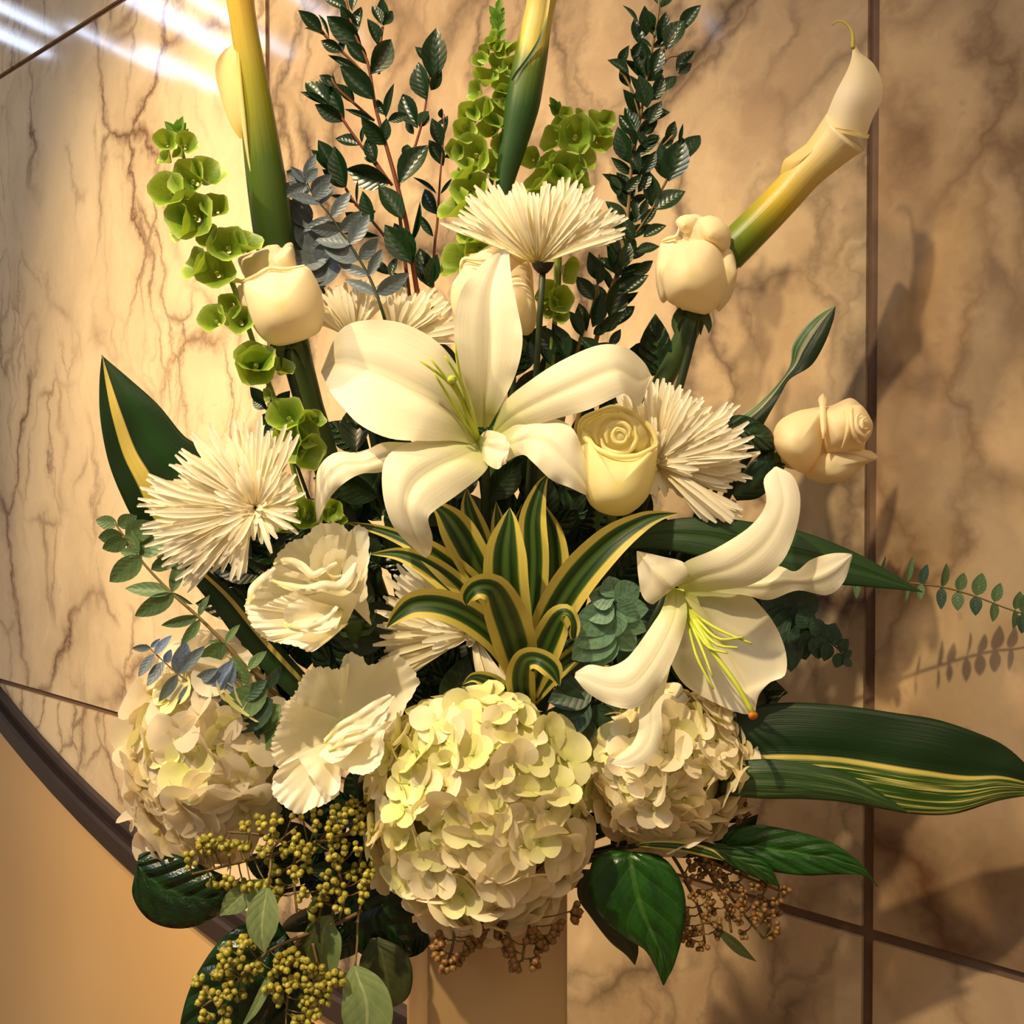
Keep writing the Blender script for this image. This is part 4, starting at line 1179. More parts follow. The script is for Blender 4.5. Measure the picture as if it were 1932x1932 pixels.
M_FLO = [floret_mesh('floret_%s' % c, G['hyd'], i, .1 * (i % 3)) for i, c in enumerate('abcde')]
M_FLOL = [floret_mesh('floret_large_%s' % c, G['hyd_soft'], i + 40, -.02) for i, c in enumerate('abc')]
M_FLOG = [floret_mesh('floret_green_%s' % c, G['hyd_green'], i + 20, .15) for i, c in enumerate('abc')]


def hydrangea(label, c, rx, ry, rz, n_, size, seed=0, green=0.2, green_dir=(0, -1, .3), rot=0.0, jit=.55, mats=None):
    t = Thing('hydrangea', label, 'hydrangea', W(*c))
    rs = random.Random(seed)
    V = []; ns, nr = 24, 14
    cr, sr = math.cos(rot), math.sin(rot)
    tf = lambda x, y, z: (c[0] + x * cr - y * sr, c[1] + x * sr + y * cr, c[2] + z)
    for j in range(nr):
        for i in range(ns):
            th = math.pi * j / (nr - 1); a = 6.2832 * i / ns
            bump = 1 + .06 * math.sin(5 * a + j) * math.sin(4 * th)
            V.append(tf(rx * .80 * bump * math.sin(th) * math.cos(a), ry * .80 * bump * math.cos(th), rz * .80 * bump * math.sin(th) * math.sin(a)))
    t.geo('flower_stalks', (WA(V), grid_faces(ns, nr, True), [(0, 0)] * len(V)), G['hyd_core'])
    gd = np.array(green_dir, float); gd /= np.linalg.norm(gd)
    ga = math.pi * (3 - math.sqrt(5))
    for k in range(n_):
        # more of them where they are seen: the front and the sides
        zc = 1 - 1.42 * (k + .5) / n_
        r = math.sqrt(max(0, 1 - zc * zc))
        a = k * ga + rs.uniform(-.12, .12)
        d = np.array([r * math.cos(a), r * math.sin(a), zc])
        lay = rs.choice((.93, 1.0, 1.0, 1.07))
        p = tf(d[0] * rx * lay, d[1] * ry * lay, d[2] * rz * lay)
        nrm = np.array([d[0] / rx, d[1] / ry, d[2] / rz]); nrm /= np.linalg.norm(nrm)
        nrm = np.array([nrm[0] * cr - nrm[1] * sr, nrm[0] * sr + nrm[1] * cr, nrm[2]])
        nrm = nrm + np.array([rs.uniform(-jit, jit) for _ in range(3)])
        if rs.random() < .12: nrm = nrm + np.array([rs.uniform(-1.3, 1.3), rs.uniform(-1.3, 1.3), 0])
        nrm /= np.linalg.norm(nrm)
        dirv = np.cross(nrm, [rs.uniform(-1, 1), rs.uniform(-1, 1), rs.uniform(-1, 1)])
        sz = size * rs.uniform(.72, 1.14)
        gsel = rs.random() < green * (1 + 1.6 * float(np.dot(d, gd)))
        if gsel: sz *= .8
        me = rs.choice(M_FLOG if gsel else (mats or M_FLO))
        t.inst('floret', me, frame(p, dirv, nrm, sz))
    t.geo('stem', tube_geo(stem_path(c[0], c[1], c[2] - rz * .3, r=10)), G['stem'])
    return t


hydrangea('large round cream hydrangea at the lower centre above the vase', (905, 1530, 60), 182, 208, 165, 185, 56, seed=1, green=.32)
hydrangea('cream hydrangea on the right under the trumpet of the right lily', (1262, 1450, 10), 142, 130, 120, 115, 47, seed=2, green=.12, rot=-.2)
hydrangea('hydrangea on the lower left with translucent petals, beside the dark moulding', (385, 1425, 0), 112, 192, 110, 84, 64, seed=3, green=.12, rot=.12, jit=.4, mats=M_FLOL)

# ------------------------------------------------------------------ calla lilies
t = Thing('calla_lily', 'tall calla stem at the upper left, dark green turning gold, cut by the frame', 'calla lily', W(520, 470, -20))
t.geo('sheath', tube_geo([(524, 500, -30, 34), (516, 440, -20, 38), (508, 380, -10, 38.5), (498, 310, 0, 36.5), (487, 230, 10, 33), (474, 140, 20, 29), (462, 60, 30, 25.5), (452, -10, 40, 27), (444, -70, 50, 34), (436, -110, 55, 50)], ns=24, nv=50), G['calla_left'])
t.geo('spathe_lip', loft_geo([(452, 262, 8), (436, 238, 10), (418, 190, 14), (406, 130, 20), (420, 98, 25), (440, 84, 30)],
                             [(470, 258, 30), (460, 230, 34), (452, 185, 38), (449, 140, 40), (446, 110, 42), (446, 88, 42)], nu=9, nv=20, bulge=-.2), G['calla_lip'], label='pale yellow edge of the bloom')
t.geo('spathe_lip', loft_geo([(446, 100, 42), (448, 160, 42), (454, 220, 36), (462, 275, 28), (472, 330, 18)],
                             [(452, 96, 46), (457, 160, 46), (463, 220, 42), (468, 275, 34), (474, 330, 22)], nu=5, nv=16, bulge=.3), G['calla_lip'])
t.geo('stem', tube_geo([(524, 495, -30, 30), (600, 800, -90, 20), (760, 1250, -130, 16), (880, 1680, -100, 14)]), G['stem'])

t = Thing('calla_lily', 'calla stem rising behind the top centre mum, cut by the frame', 'calla lily', W(950, 380, -60))
t.geo('sheath', tube_geo([(948, 400, -60, 13), (952, 350, -55, 17), (962, 300, -50, 23), (974, 250, -45, 28), (985, 200, -40, 32.5), (994, 150, -35, 32.5), (1003, 100, -30, 31), (1012, 50, -25, 28), (1022, 0, -20, 28), (1034, -60, -10, 36), (1042, -100, -5, 50)], ns=24, nv=50), G['calla_mid'])
t.geo('sheath_edge', rib_geo([(966, 152, -8, 2), (975, 138, -4, 3), (1000, 105, 4, 3), (1020, 70, 6, 3), (1030, 30, 6, 3), (1036, -10, 6, 3)], nu=3, nv=14, cup=.4), G['calla_mid'])
t.geo('stem', tube_geo([(948, 400, -60, 13), (930, 700, -110, 14), (920, 1200, -140, 14), (915, 1680, -100, 14)]), G['stem'])

t = Thing('calla_lily', 'curved calla on the upper right with a curled greenish tail', 'calla lily', W(1385, 465, -20))
t.geo('sheath', tube_geo([(1372, 482, -20, 34), (1400, 452, -15, 35), (1440, 412, -8, 34), (1485, 365, 0, 33), (1520, 325, 8, 34), (1555, 290, 16, 39), (1582, 262, 22, 46), (1595, 249, 26, 50)], ns=28, nv=44), G['calla_right'])
t.geo('spathe', loft_geo([(1551, 242, 30), (1562, 210, 40), (1578, 172, 50), (1595, 140, 48), (1604, 118, 40), (1608, 96, 30), (1607, 70, 24)],
                         [(1634, 262, 30), (1646, 225, 30), (1663, 190, 28), (1664, 155, 26), (1648, 120, 26), (1622, 98, 26), (1609, 70, 24)], nu=17, nv=30, bulge=.32), G['calla_spathe'])
t.geo('spathe_lip', loft_geo([(1472, 328, 8), (1478, 304, 10), (1490, 294, 14), (1515, 276, 20), (1540, 256, 28), (1552, 240, 34)],
                             [(1500, 330, 30), (1505, 312, 36), (1515, 300, 42), (1535, 284, 48), (1558, 266, 54), (1570, 246, 56)], nu=7, nv=20, bulge=.15), G['calla_lip'])
t.geo('spathe_lip', loft_geo([(1549, 241, 40), (1575, 243, 62), (1605, 250, 66), (1638, 262, 34)],
                             [(1552, 236, 42), (1580, 239, 66), (1610, 247, 70), (1641, 254, 36)], nu=4, nv=20, bulge=.2), G['calla_lip'])
t.geo('tail', tube_geo([(1609, 92, 28, 5), (1609, 66, 24, 3.6), (1602, 50, 20, 2.6), (1590, 41, 16, 2), (1578, 41, 12, 1.5), (1570, 48, 8, .8)], ns=7, nv=20), G['calla_tail'], label='thin curled green tail')
t.geo('stem', tube_geo([(1380, 474, -20, 28), (1310, 600, -70, 22), (1150, 950, -140, 16), (970, 1500, -140, 14), (950, 1680, -100, 14)]), G['stem'])

# ------------------------------------------------------------------ striped rosette (one plant top)
t = Thing('striped_dracaena', 'rosette of green leaves edged in yellow below the central lily', 'foliage', W(990, 1320, 40))
dr = [
    [(985, 1290, 20, 18), (972, 1200, 80, 34), (956, 1110, 115, 42), (954, 1040, 130, 39), (960, 985, 132, 18), (962, 957, 130, 0)],
    [(965, 1230, 0, 16), (930, 1130, 50, 28), (895, 1060, 75, 34), (862, 1000, 85, 33), (836, 966, 85, 18), (812, 951, 80, 0)],
    [(965, 1240, 10, 14), (905, 1130, 60, 27), (850, 1075, 80, 29), (795, 1032, 75, 20), (740, 1008, 60, 12), (700, 996, 50, 8), (650, 985, 40, 0)],
    [(960, 1250, 20, 14), (890, 1140, 70, 24), (825, 1080, 85, 24), (760, 1047, 80, 14), (695, 1045, 70, 0)],
    [(990, 1310, 40, 14), (955, 1225, 90, 27), (900, 1172, 125, 30), (840, 1143, 145, 30), (785, 1140, 150, 26), (752, 1160, 145, 15), (728, 1186, 135, 0)],
    [(990, 1300, 40, 20), (972, 1215, 110, 40), (950, 1150, 150, 40), (930, 1112, 180, 30), (900, 1108, 190, 22), (882, 1125, 185, 16), (880, 1142, 178, 2)],
    [(995, 1290, 30, 14), (1035, 1180, 85, 34), (1085, 1095, 115, 38), (1150, 1025, 130, 32), (1205, 988, 130, 20), (1240, 974, 125, 11), (1280, 968, 120, 0)],
    [(985, 1260, 0, 16), (1000, 1150, 30, 28), (1006, 1060, 45, 30), (1005, 980, 50, 26), (1020, 920, 50, 12), (1036, 893, 45, 0)],
    [(990, 1260, -10, 16), (1022, 1150, 15, 30), (1040, 1080, 20, 34), (1038, 1010, 20, 26), (1024, 950, 20, 3)],
    [(1000, 1310, 40, 16), (1025, 1230, 100, 32), (1050, 1175, 125, 28), (1068, 1158, 140, 18, 40), (1080, 1175, 145, 18, 60), (1082, 1205, 140, 6)],
    [(992, 1345, 40, 18), (982, 1285, 90, 28), (990, 1248, 120, 24), (1015, 1243, 140, 20), (1042, 1262, 145, 20), (1056, 1294, 138, 1)],
    [(970, 1240, -20, 14), (935, 1120, 0, 22), (905, 1020, 10, 24), (885, 960, 10, 16), (880, 920, 5, 0)],
    [(975, 1230, -20, 12), (955, 1100, -5, 20), (942, 1000, 5, 16), (936, 945, 5, 0)],
    [(1005, 1320, 20, 12), (1045, 1270, 50, 18), (1085, 1235, 60, 16), (1115, 1210, 60, 2)],
    [(985, 1330, 60, 14), (930, 1290, 70, 18), (895, 1278, 78, 10), (872, 1292, 80, 0)],
    [(985, 1240, -30, 14), (985, 1120, -20, 20), (975, 1020, -15, 18), (985, 950, -15, 0)],
]
for i, p in enumerate(dr):
    t.geo('leaf', rib_geo(p, nu=11, nv=30, fold=.25, cup=.10, seed=i), G['dracaena'])
t.geo('stem', tube_geo([(990, 1290, 20, 20), (985, 1380, 0, 18), (950, 1660, -60, 14)]), G['stem'])

# ------------------------------------------------------------------ single broad leaves
def blade(name, label, A, B, mat, base, kw=None, vein=None):
    t = Thing(name, label, 'leaf', W(*base))
    kw = kw or {}
    o = t.geo('blade', loft_geo(A, B, nu=17, nv=40, **kw), mat)
    sm = o.modifiers.new('thickness', 'SOLIDIFY'); sm.thickness = .0006
    t.geo('stalk', tube_geo(stem_path(*base, r=5)), G['stem_dark'])
    return t


blade('variegated_leaf', 'dark green leaf with one yellow band, upright at the far left',
      [(192, 670, 40), (188, 720, 40), (190, 790, 30), (205, 870, 20), (232, 940, 10), (260, 990, 0), (330, 1080, -30)],
      [(192, 670, 40), (250, 720, 30), (300, 765, 30), (345, 820, 20), (390, 858, 10), (420, 960, -10), (430, 1060, -40)],
      G['blade_yellow'], (400, 1090, -40), dict(bulge=.05, crease=.02, wave=1.5))
t = Thing('variegated_leaf', 'yellow and green stalk of a long leaf passing under the ruffled white bloom', 'leaf', W(540, 1270, 0))
t.geo('blade', rib_geo([(355, 1065, 20, 14), (420, 1130, 15, 24), (480, 1205, 8, 28), (545, 1275, 0, 26), (640, 1370, -40, 20)], nu=9, nv=24, fold=.3), G['blade_yellow'])
blade('variegated_leaf', 'long dark leaf with cream streaks reaching the right edge',
      [(1380, 1345, 20), (1470, 1326, 40), (1580, 1330, 60), (1690, 1345, 80), (1770, 1358, 90), (1850, 1385, 100), (1900, 1410, 100), (1950, 1455, 100)],
      [(1370, 1500, 60), (1450, 1506, 60), (1560, 1510, 70), (1640, 1522, 80), (1720, 1536, 90), (1800, 1536, 95), (1880, 1512, 98), (1950, 1500, 100)],
      G['blade_streaked'], (1372, 1440, 20), dict(bulge=.04, crease=.03, wave=2.5))
blade('variegated_leaf', 'folded finely streaked leaf lying over the long right-hand leaf',
      [(1360, 1440, 60), (1440, 1432, 85), (1520, 1440, 98), (1600, 1462, 108), (1660, 1495, 112), (1712, 1530, 110)],
      [(1360, 1500, 80), (1440, 1507, 90), (1520, 1508, 96), (1600, 1514, 104), (1660, 1524, 108), (1716, 1534, 110)],
      G['blade_streaked2'], (1362, 1470, 60), dict(bulge=.10, crease=.03))
blade('lance_leaf', 'plain green lance leaf crossing behind the right lily, tip over the wall joint',
      [(1150, 1020, 10), (1240, 985, 30), (1330, 975, 40), (1420, 985, 45), (1520, 1005, 45), (1620, 1045, 45), (1690, 1085, 45), (1742, 1117, 45)],
      [(1150, 1040, 10), (1230, 1035, 35), (1320, 1050, 50), (1420, 1080, 55), (1520, 1098, 55), (1620, 1106, 52), (1690, 1112, 48), (1742, 1118, 45)],
      G['blade_green'], (1150, 1030, 5), dict(bulge=.06, crease=.05))
blade('variegated_leaf', 'twisted green and white leaf standing above the peach rose',
      [(1385, 790, -20), (1420, 770, -15), (1462, 730, -10), (1490, 690, -5), (1496, 650, 0), (1520, 615, 5), (1550, 590, 8), (1577, 577, 10)],
      [(1440, 802, -10), (1455, 775, 0), (1475, 740, 5), (1490, 715, 8), (1530, 690, 12), (1555, 650, 14), (1572, 605, 12), (1577, 577, 10)],
      G['blade_white'], (1400, 810, -30), dict(bulge=.12, crease=.08))
blade('dark_green_leaf', 'dark curled leaf between the right spider mum and the peach rose',
      [(1355, 800, 0), (1370, 785, 15), (1410, 785, 25), (1450, 808, 30), (1466, 838, 30)],
      [(1360, 808, 0), (1385, 830, 20), (1420, 850, 35), (1450, 850, 38), (1467, 840, 32)],
      G['salal'], (1370, 830, -10), dict(bulge=.15))
blade('green_leaf', 'narrow shaded leaf under the peach rose, against the spider mum',
      [(1380, 930, 0), (1395, 900, 10), (1420, 870, 20), (1445, 848, 20), (1458, 842, 20)],
      [(1390, 945, 0), (1430, 940, 10), (1455, 915, 20), (1462, 880, 24), (1460, 843, 20)],
      G['myrtle'], (1385, 945, -10), dict(bulge=.10))
blade('salal_leaf', 'broad glossy leaf at the lower left, overlapping the dark moulding',
      [(262, 1612, 60), (285, 1606, 62), (330, 1612, 62), (375, 1630, 60), (420, 1650, 50), (470, 1670, 30)],
      [(256, 1640, 60), (250, 1690, 60), (280, 1735, 62), (330, 1752, 62), (385, 1742, 55), (450, 1700, 30)],
      G['salal'], (470, 1690, 10), dict(bulge=.08, ruffle=2, freq=5, crease=.05))
blade('salal_leaf', 'large dark leaf at the bottom left hanging below the frame',
      [(520, 1730, 20), (470, 1740, 40), (425, 1765, 50), (385, 1815, 56), (355, 1875, 60), (340, 1940, 60), (345, 2000, 55)],
      [(560, 1790, 20), (540, 1850, 40), (520, 1890, 50), (490, 1930, 56), (450, 1965, 60), (400, 1990, 60), (350, 2005, 55)],
      G['salal'], (560, 1740, 0), dict(bulge=.08, ruffle=2, freq=5, crease=.05))
blade('salal_leaf', 'narrow dark leaf at the bottom, left of the vase behind the seed sprays',
      [(560, 1780, -10), (525, 1830, 0), (500, 1890, 10), (486, 1950, 12), (500, 2010, 10)],
      [(600, 1790, -10), (590, 1850, 0), (580, 1920, 10), (560, 1980, 12), (505, 2012, 10)],
      G['salal'], (590, 1750, -20), dict(bulge=.08))
blade('salal_leaf', 'broad glossy heart-shaped leaf pointing down to the right of the vase',
      [(1190, 1612, 40), (1150, 1606, 55), (1118, 1625, 66), (1112, 1680, 74), (1135, 1730, 78), (1180, 1768, 78), (1215, 1790, 74), (1235, 1820, 70), (1250, 1858, 66)],
      [(1192, 1612, 40), (1235, 1612, 55), (1268, 1635, 66), (1290, 1680, 72), (1293, 1730, 76), (1285, 1775, 78), (1275, 1810, 76), (1265, 1835, 70), (1252, 1858, 66)],
      G['salal_bright'], (1180, 1590, 10), dict(bulge=.07, crease=.05, ruffle=1.5, freq=6))
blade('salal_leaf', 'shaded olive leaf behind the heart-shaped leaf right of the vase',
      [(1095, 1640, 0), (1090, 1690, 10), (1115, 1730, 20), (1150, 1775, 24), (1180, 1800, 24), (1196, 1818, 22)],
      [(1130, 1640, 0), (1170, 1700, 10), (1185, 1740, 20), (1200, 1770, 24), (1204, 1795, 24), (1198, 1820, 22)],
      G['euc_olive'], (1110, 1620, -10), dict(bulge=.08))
blade('salal_leaf', 'glossy green leaf pointing right, above the seed spray on the marble',
      [(1360, 1600, 20), (1370, 1572, 30), (1420, 1556, 38), (1500, 1568, 44), (1570, 1590, 46), (1625, 1630, 44), (1656, 1672, 42)],
      [(1362, 1606, 20), (1400, 1630, 45), (1460, 1645, 55), (1520, 1652, 58), (1580, 1650, 54), (1630, 1652, 48), (1658, 1674, 42)],
      G['salal_bright'], (1350, 1600, 0), dict(bulge=.06, crease=.05))
blade('salal_leaf', 'small green leaf under the right-pointing glossy leaf',
      [(1300, 1590, 40), (1350, 1590, 55), (1400, 1605, 66), (1450, 1632, 70), (1472, 1672, 66)],
      [(1300, 1600, 40), (1345, 1612, 55), (1390, 1640, 62), (1435, 1660, 66), (1470, 1674, 66)],
      G['salal_bright'], (1300, 1595, 20), dict(bulge=.10))
blade('yellow_green_leaf', 'slim yellow-green leaf below the right hydrangea',
      [(1200, 1592, 70), (1240, 1586, 80), (1290, 1588, 86), (1340, 1600, 88), (1368, 1622, 86)],
      [(1200, 1596, 70), (1240, 1602, 80), (1290, 1608, 86), (1335, 1618, 88), (1366, 1624, 86)],
      G['dracaena'], (1205, 1594, 60), dict(bulge=.1))
blade('dark_green_leaf', 'dark leaf at the lower middle, left of the vase and under the hydrangea',
      [(660, 1660, 0), (690, 1620, 10), (740, 1650, 14), (775, 1720, 10), (778, 1800, 5)],
      [(640, 1720, 0), (660, 1780, 10), (700, 1810, 14), (745, 1820, 10), (776, 1802, 5)],
      G['salal'], (680, 1650, -20), dict(bulge=.06))
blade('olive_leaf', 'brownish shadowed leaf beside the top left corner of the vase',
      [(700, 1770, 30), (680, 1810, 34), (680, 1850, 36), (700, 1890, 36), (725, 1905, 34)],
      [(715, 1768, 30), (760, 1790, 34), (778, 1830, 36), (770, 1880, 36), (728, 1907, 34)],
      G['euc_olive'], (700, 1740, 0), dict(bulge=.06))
# sage oval leaves of the seeded gum, each hangs on its own twig
def oval(label, p, mat, twig, name='gum_leaf'):
    t = Thing(name, label, 'leaf', W(*p[0][:3]))
    t.geo('blade', rib_geo(p, nu=11, nv=24, fold=.12), mat)
    t.geo('stalk', tube_geo([(*q, 2.2) for q in twig], ns=6), G['stem_brown'])
oval('pale sage oval leaf hanging in front of the seed clusters at the lower left', [(504, 1672, 150, 2), (502, 1690, 152, 18), (496, 1725, 155, 31), (494, 1760, 155, 26), (497, 1785, 152, 10), (500, 1800, 150, 0)], G['euc_sage'], [(504, 1674, 150), (510, 1640, 140), (516, 1600, 110), (560, 1560, 60)])
oval('sage oval leaf with a shadow of seeds at the bottom, left of the vase', [(668, 1820, 120, 2), (676, 1845, 124, 30), (690, 1885, 128, 46), (692, 1930, 126, 46), (680, 1980, 120, 20), (672, 2000, 118, 0)], G['euc_sage'], [(670, 1822, 120), (674, 1780, 110), (676, 1730, 90), (690, 1670, 40)])
oval('sage leaf half shadowed under the seed clusters above the bottom left leaves', [(625, 1728, 60, 4), (612, 1752, 64, 30), (606, 1790, 66, 38), (598, 1830, 60, 32), (590, 1850, 55, 0)], G['euc_sage'], [(625, 1730, 60), (640, 1690, 40), (680, 1640, 0)])
oval('grey-green leaf lying sideways under the left seed clusters', [(500, 1662, 70, 4), (470, 1680, 80, 20), (440, 1705, 84, 22), (414, 1728, 82, 0)], G['euc_sage'], [(500, 1662, 70), (540, 1640, 50), (600, 1600, 20)])
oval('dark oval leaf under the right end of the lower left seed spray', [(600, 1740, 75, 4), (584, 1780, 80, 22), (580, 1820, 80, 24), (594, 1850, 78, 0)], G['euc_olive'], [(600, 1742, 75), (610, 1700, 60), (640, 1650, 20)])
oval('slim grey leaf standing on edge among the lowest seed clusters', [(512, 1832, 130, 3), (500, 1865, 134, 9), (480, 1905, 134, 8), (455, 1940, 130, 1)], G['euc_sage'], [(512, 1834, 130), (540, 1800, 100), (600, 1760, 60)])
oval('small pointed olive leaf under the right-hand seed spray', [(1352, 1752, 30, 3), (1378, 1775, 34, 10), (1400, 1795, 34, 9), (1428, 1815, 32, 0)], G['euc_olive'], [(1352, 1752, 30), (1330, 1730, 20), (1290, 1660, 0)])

# ------------------------------------------------------------------ leafy branches
def leafy(name, label, stem, leaves, meshes, smat, sr=4.0, wr=.50, twigs=(), zbase=0.0, seed=0, lmul=1.08):
    """leaves: (base x, y, tip x, y, z at base, rise towards viewer, width factor)"""
    t = Thing(name, label, 'foliage', W(*stem[-1][:3]))
    rs = random.Random(seed)
    t.geo('stem', tube_geo([(p[0], p[1], p[2], sr * (.35 + .65 * i / (len(stem) - 1))) for i, p in enumerate(stem)], ns=7, nv=6 * len(stem)), smat)
    for tw in twigs:
        t.geo('twig', tube_geo([(p[0], p[1], p[2] if len(p) > 2 else zbase, sr * .45) for p in tw], ns=6, nv=8), smat)
    for lf in leaves:
        bx, by, tx, ty = lf[:4]
        z = lf[4] if len(lf) > 4 else zbase + rs.uniform(-10, 10)
        rise = lf[5] if len(lf) > 5 else rs.uniform(-12, 22)
        wf = lf[6] if len(lf) > 6 else 1.0
        L = math.hypot(tx - bx, ty - by)
        d = np.array([tx - bx, ty - by, rise])
        L3 = np.linalg.norm(d) * lmul
        roll = rs.uniform(-.5, .5)
        nrm = np.array([math.sin(roll) * (ty - by) / L, -math.sin(roll) * (tx - bx) / L, math.cos(roll)])
        me = rs.choice(meshes)
        t.inst('leaf', me, frame((bx, by, z), d, nrm, L3, width=L3 * wr * wf))
    return t


# eucalyptus: paired leaves along stems
def paired(stem, n_, L0, L1, ang=65, seed=0, jitter=14, rise=(-14, 16), alt=False):
    c = spline([(*p[:3], 0) for p in stem], n_ + 1)
    rs = random.Random(seed)
    out = []
    for i in range(n_):
        p = c[i]; d = c[min(i + 1, n_)] - c[max(i - 1, 0)]
        th = math.atan2(-d[1], -d[0])
        L = L0 + (L1 - L0) * i / max(1, n_ - 1)
        for sgn in (1, -1):
            if alt and (i + (sgn > 0)) % 2 and rs.random() < .5: pass
            a = th + sgn * math.radians(ang + rs.uniform(-jitter, jitter))
            l = L * rs.uniform(.82, 1.12)
            f = rs.uniform(.55, 1.0)
            out.append((p[0], p[1], p[0] + l * math.cos(a), p[1] + l * math.sin(a), p[2] + rs.uniform(-4, 4), rs.uniform(*rise), f))
    return out



c1 = lambda L, s=2.76, ox=150, oy=0: [tuple([ox + q[0] / s, oy + q[1] / s, ox + q[2] / s, oy + q[3] / s] + list(q[4:])) for q in L]
c2 = lambda L: c1(L, 2.76, 750, 0)
leafy('myrtle_branch', 'tall dark-leaved branch with red stem between the left calla and the pale bells', [(648, -20, -40), (668, 60, -40), (694, 120, -42), (708, 200, -45), (727, 270, -48), (748, 345, -50), (768, 430, -55), (785, 540, -70), (840, 900, -110), (900, 1640, -110)],
      c1([(1470, 240, 1305, 115), (1500, 335, 1400, 235), (1515, 390, 1620, 200), (1560, 245, 1515, 120), (1585, 135, 1580, 15), (1585, 130, 1625, 45), (1575, 130, 1530, 30),
          (1370, 272, 1265, 222), (1368, 275, 1370, 205), (1262, 168, 1160, 85), (1300, 200, 1250, 75, -40, 0, .3), (1280, 190, 1178, 140, -40, 0, .3), (1535, 520, 1380, 375), (1475, 385, 1305, 290, -40, 0, .4),
          (1380, 635, 1300, 455), (1298, 555, 1178, 410), (1300, 550, 1160, 480, -40, 0, .5), (1375, 632, 1245, 570), (1430, 538, 1340, 450), (1340, 450, 1255, 395), (1300, 500, 1255, 400), (1335, 450, 1318, 380, -40, 0, .3),
          (1535, 630, 1390, 570, -40, 0, .4), (1595, 615, 1635, 455, -40, 10, .5), (1590, 600, 1545, 520), (1605, 630, 1710, 600), (1595, 755, 1480, 640), (1590, 740, 1600, 630),
          (1540, 855, 1500, 720), (1548, 850, 1485, 820), (1465, 755, 1335, 708), (1470, 745, 1475, 660, -40, 0, .5), (1388, 980, 1330, 790), (1330, 900, 1228, 805), (1330, 890, 1258, 750), (1385, 978, 1278, 895),
          (1625, 952, 1398, 885), (1665, 960, 1800, 755), (1700, 840, 1705, 740), (1682, 1142, 1565, 968), (1530, 1160, 1475, 1008), (1482, 1172, 1385, 1105), (1440, 1060, 1310, 1015, -40, 0, .4), (1445, 1060, 1448, 940, -40, 0, .25),
          (1732, 1372, 1598, 1190), (1735, 1378, 1650, 1180), (1560, 1230, 1385, 1215, -45, 0, .4), (1722, 1275, 1780, 1070, -45, 10, .3), (1610, 1430, 1510, 1360), (1620, 1440, 1650, 1340), (1700, 1500, 1640, 1420), (1450, 165, 1455, 30), (1450, 165, 1370, 60), (1400, 60, 1285, -10), (1420, 60, 1450, -40)]),
      M_MYR, G['stem_red'], sr=6, twigs=[c for c in [
          [(735, 345, -48), (700, 300, -45), (660, 245, -42), (640, 215, -40)], [(706, 228, -45), (668, 195, -42), (635, 165, -40), (625, 145, -40)], [(688, 140, -44), (650, 102, -42), (620, 75, -40), (605, 55, -40)],
          [(715, 140, -44), (716, 100, -42), (722, 50, -40)], [(740, 350, -50), (712, 310, -46), (690, 275, -44)], [(708, 400, -50), (672, 385, -48), (652, 355, -46)], [(780, 500, -62), (745, 470, -58), (705, 420, -54), (670, 385, -50)]]], seed=1, zbase=-42)
leafy('myrtle_branch', 'side branch of dark leaves reaching up left of the centre bells', [(815, 100, -60), (808, 160, -62), (800, 215, -64), (785, 270, -66), (765, 330, -70), (752, 380, -80), (790, 700, -110)],
      c1([(1815, 578, 1772, 665), (1762, 668, 1678, 488), (1700, 625, 1620, 610), (1810, 522, 1758, 340, -60, 5, 1.15), (1845, 425, 1858, 180), (1825, 330, 1755, 250), (1868, 385, 1905, 290), (1830, 470, 1885, 390), (1770, 665, 1812, 575), (1740, 700, 1700, 640)]),
      M_MYR, G['stem_red'], sr=4, seed=2, zbase=-62)
leafy('myrtle_branch', 'thin dark-leaved twig just left of the centre bells of Ireland', [(838, 215, -80), (835, 280, -80), (830, 340, -80), (825, 420, -82), (818, 500, -90), (810, 800, -120)],
      c1([(1895, 865, 1828, 740), (1900, 820, 1965, 775), (1880, 750, 1905, 600), (1885, 760, 1840, 630), (1865, 1118, 1792, 985), (1842, 1232, 1768, 1120, -80, 0, .6), (1860, 1010, 1745, 925, -80, 0, .35), (1880, 1010, 1940, 930, -80, 0, .4),
          (1830, 1500, 1770, 1300), (1815, 1490, 1862, 1350), (1820, 1480, 1760, 1410), (1890, 620, 1880, 560)]),
      M_MYR, G['stem_red'], sr=3.4, seed=3, zbase=-80)
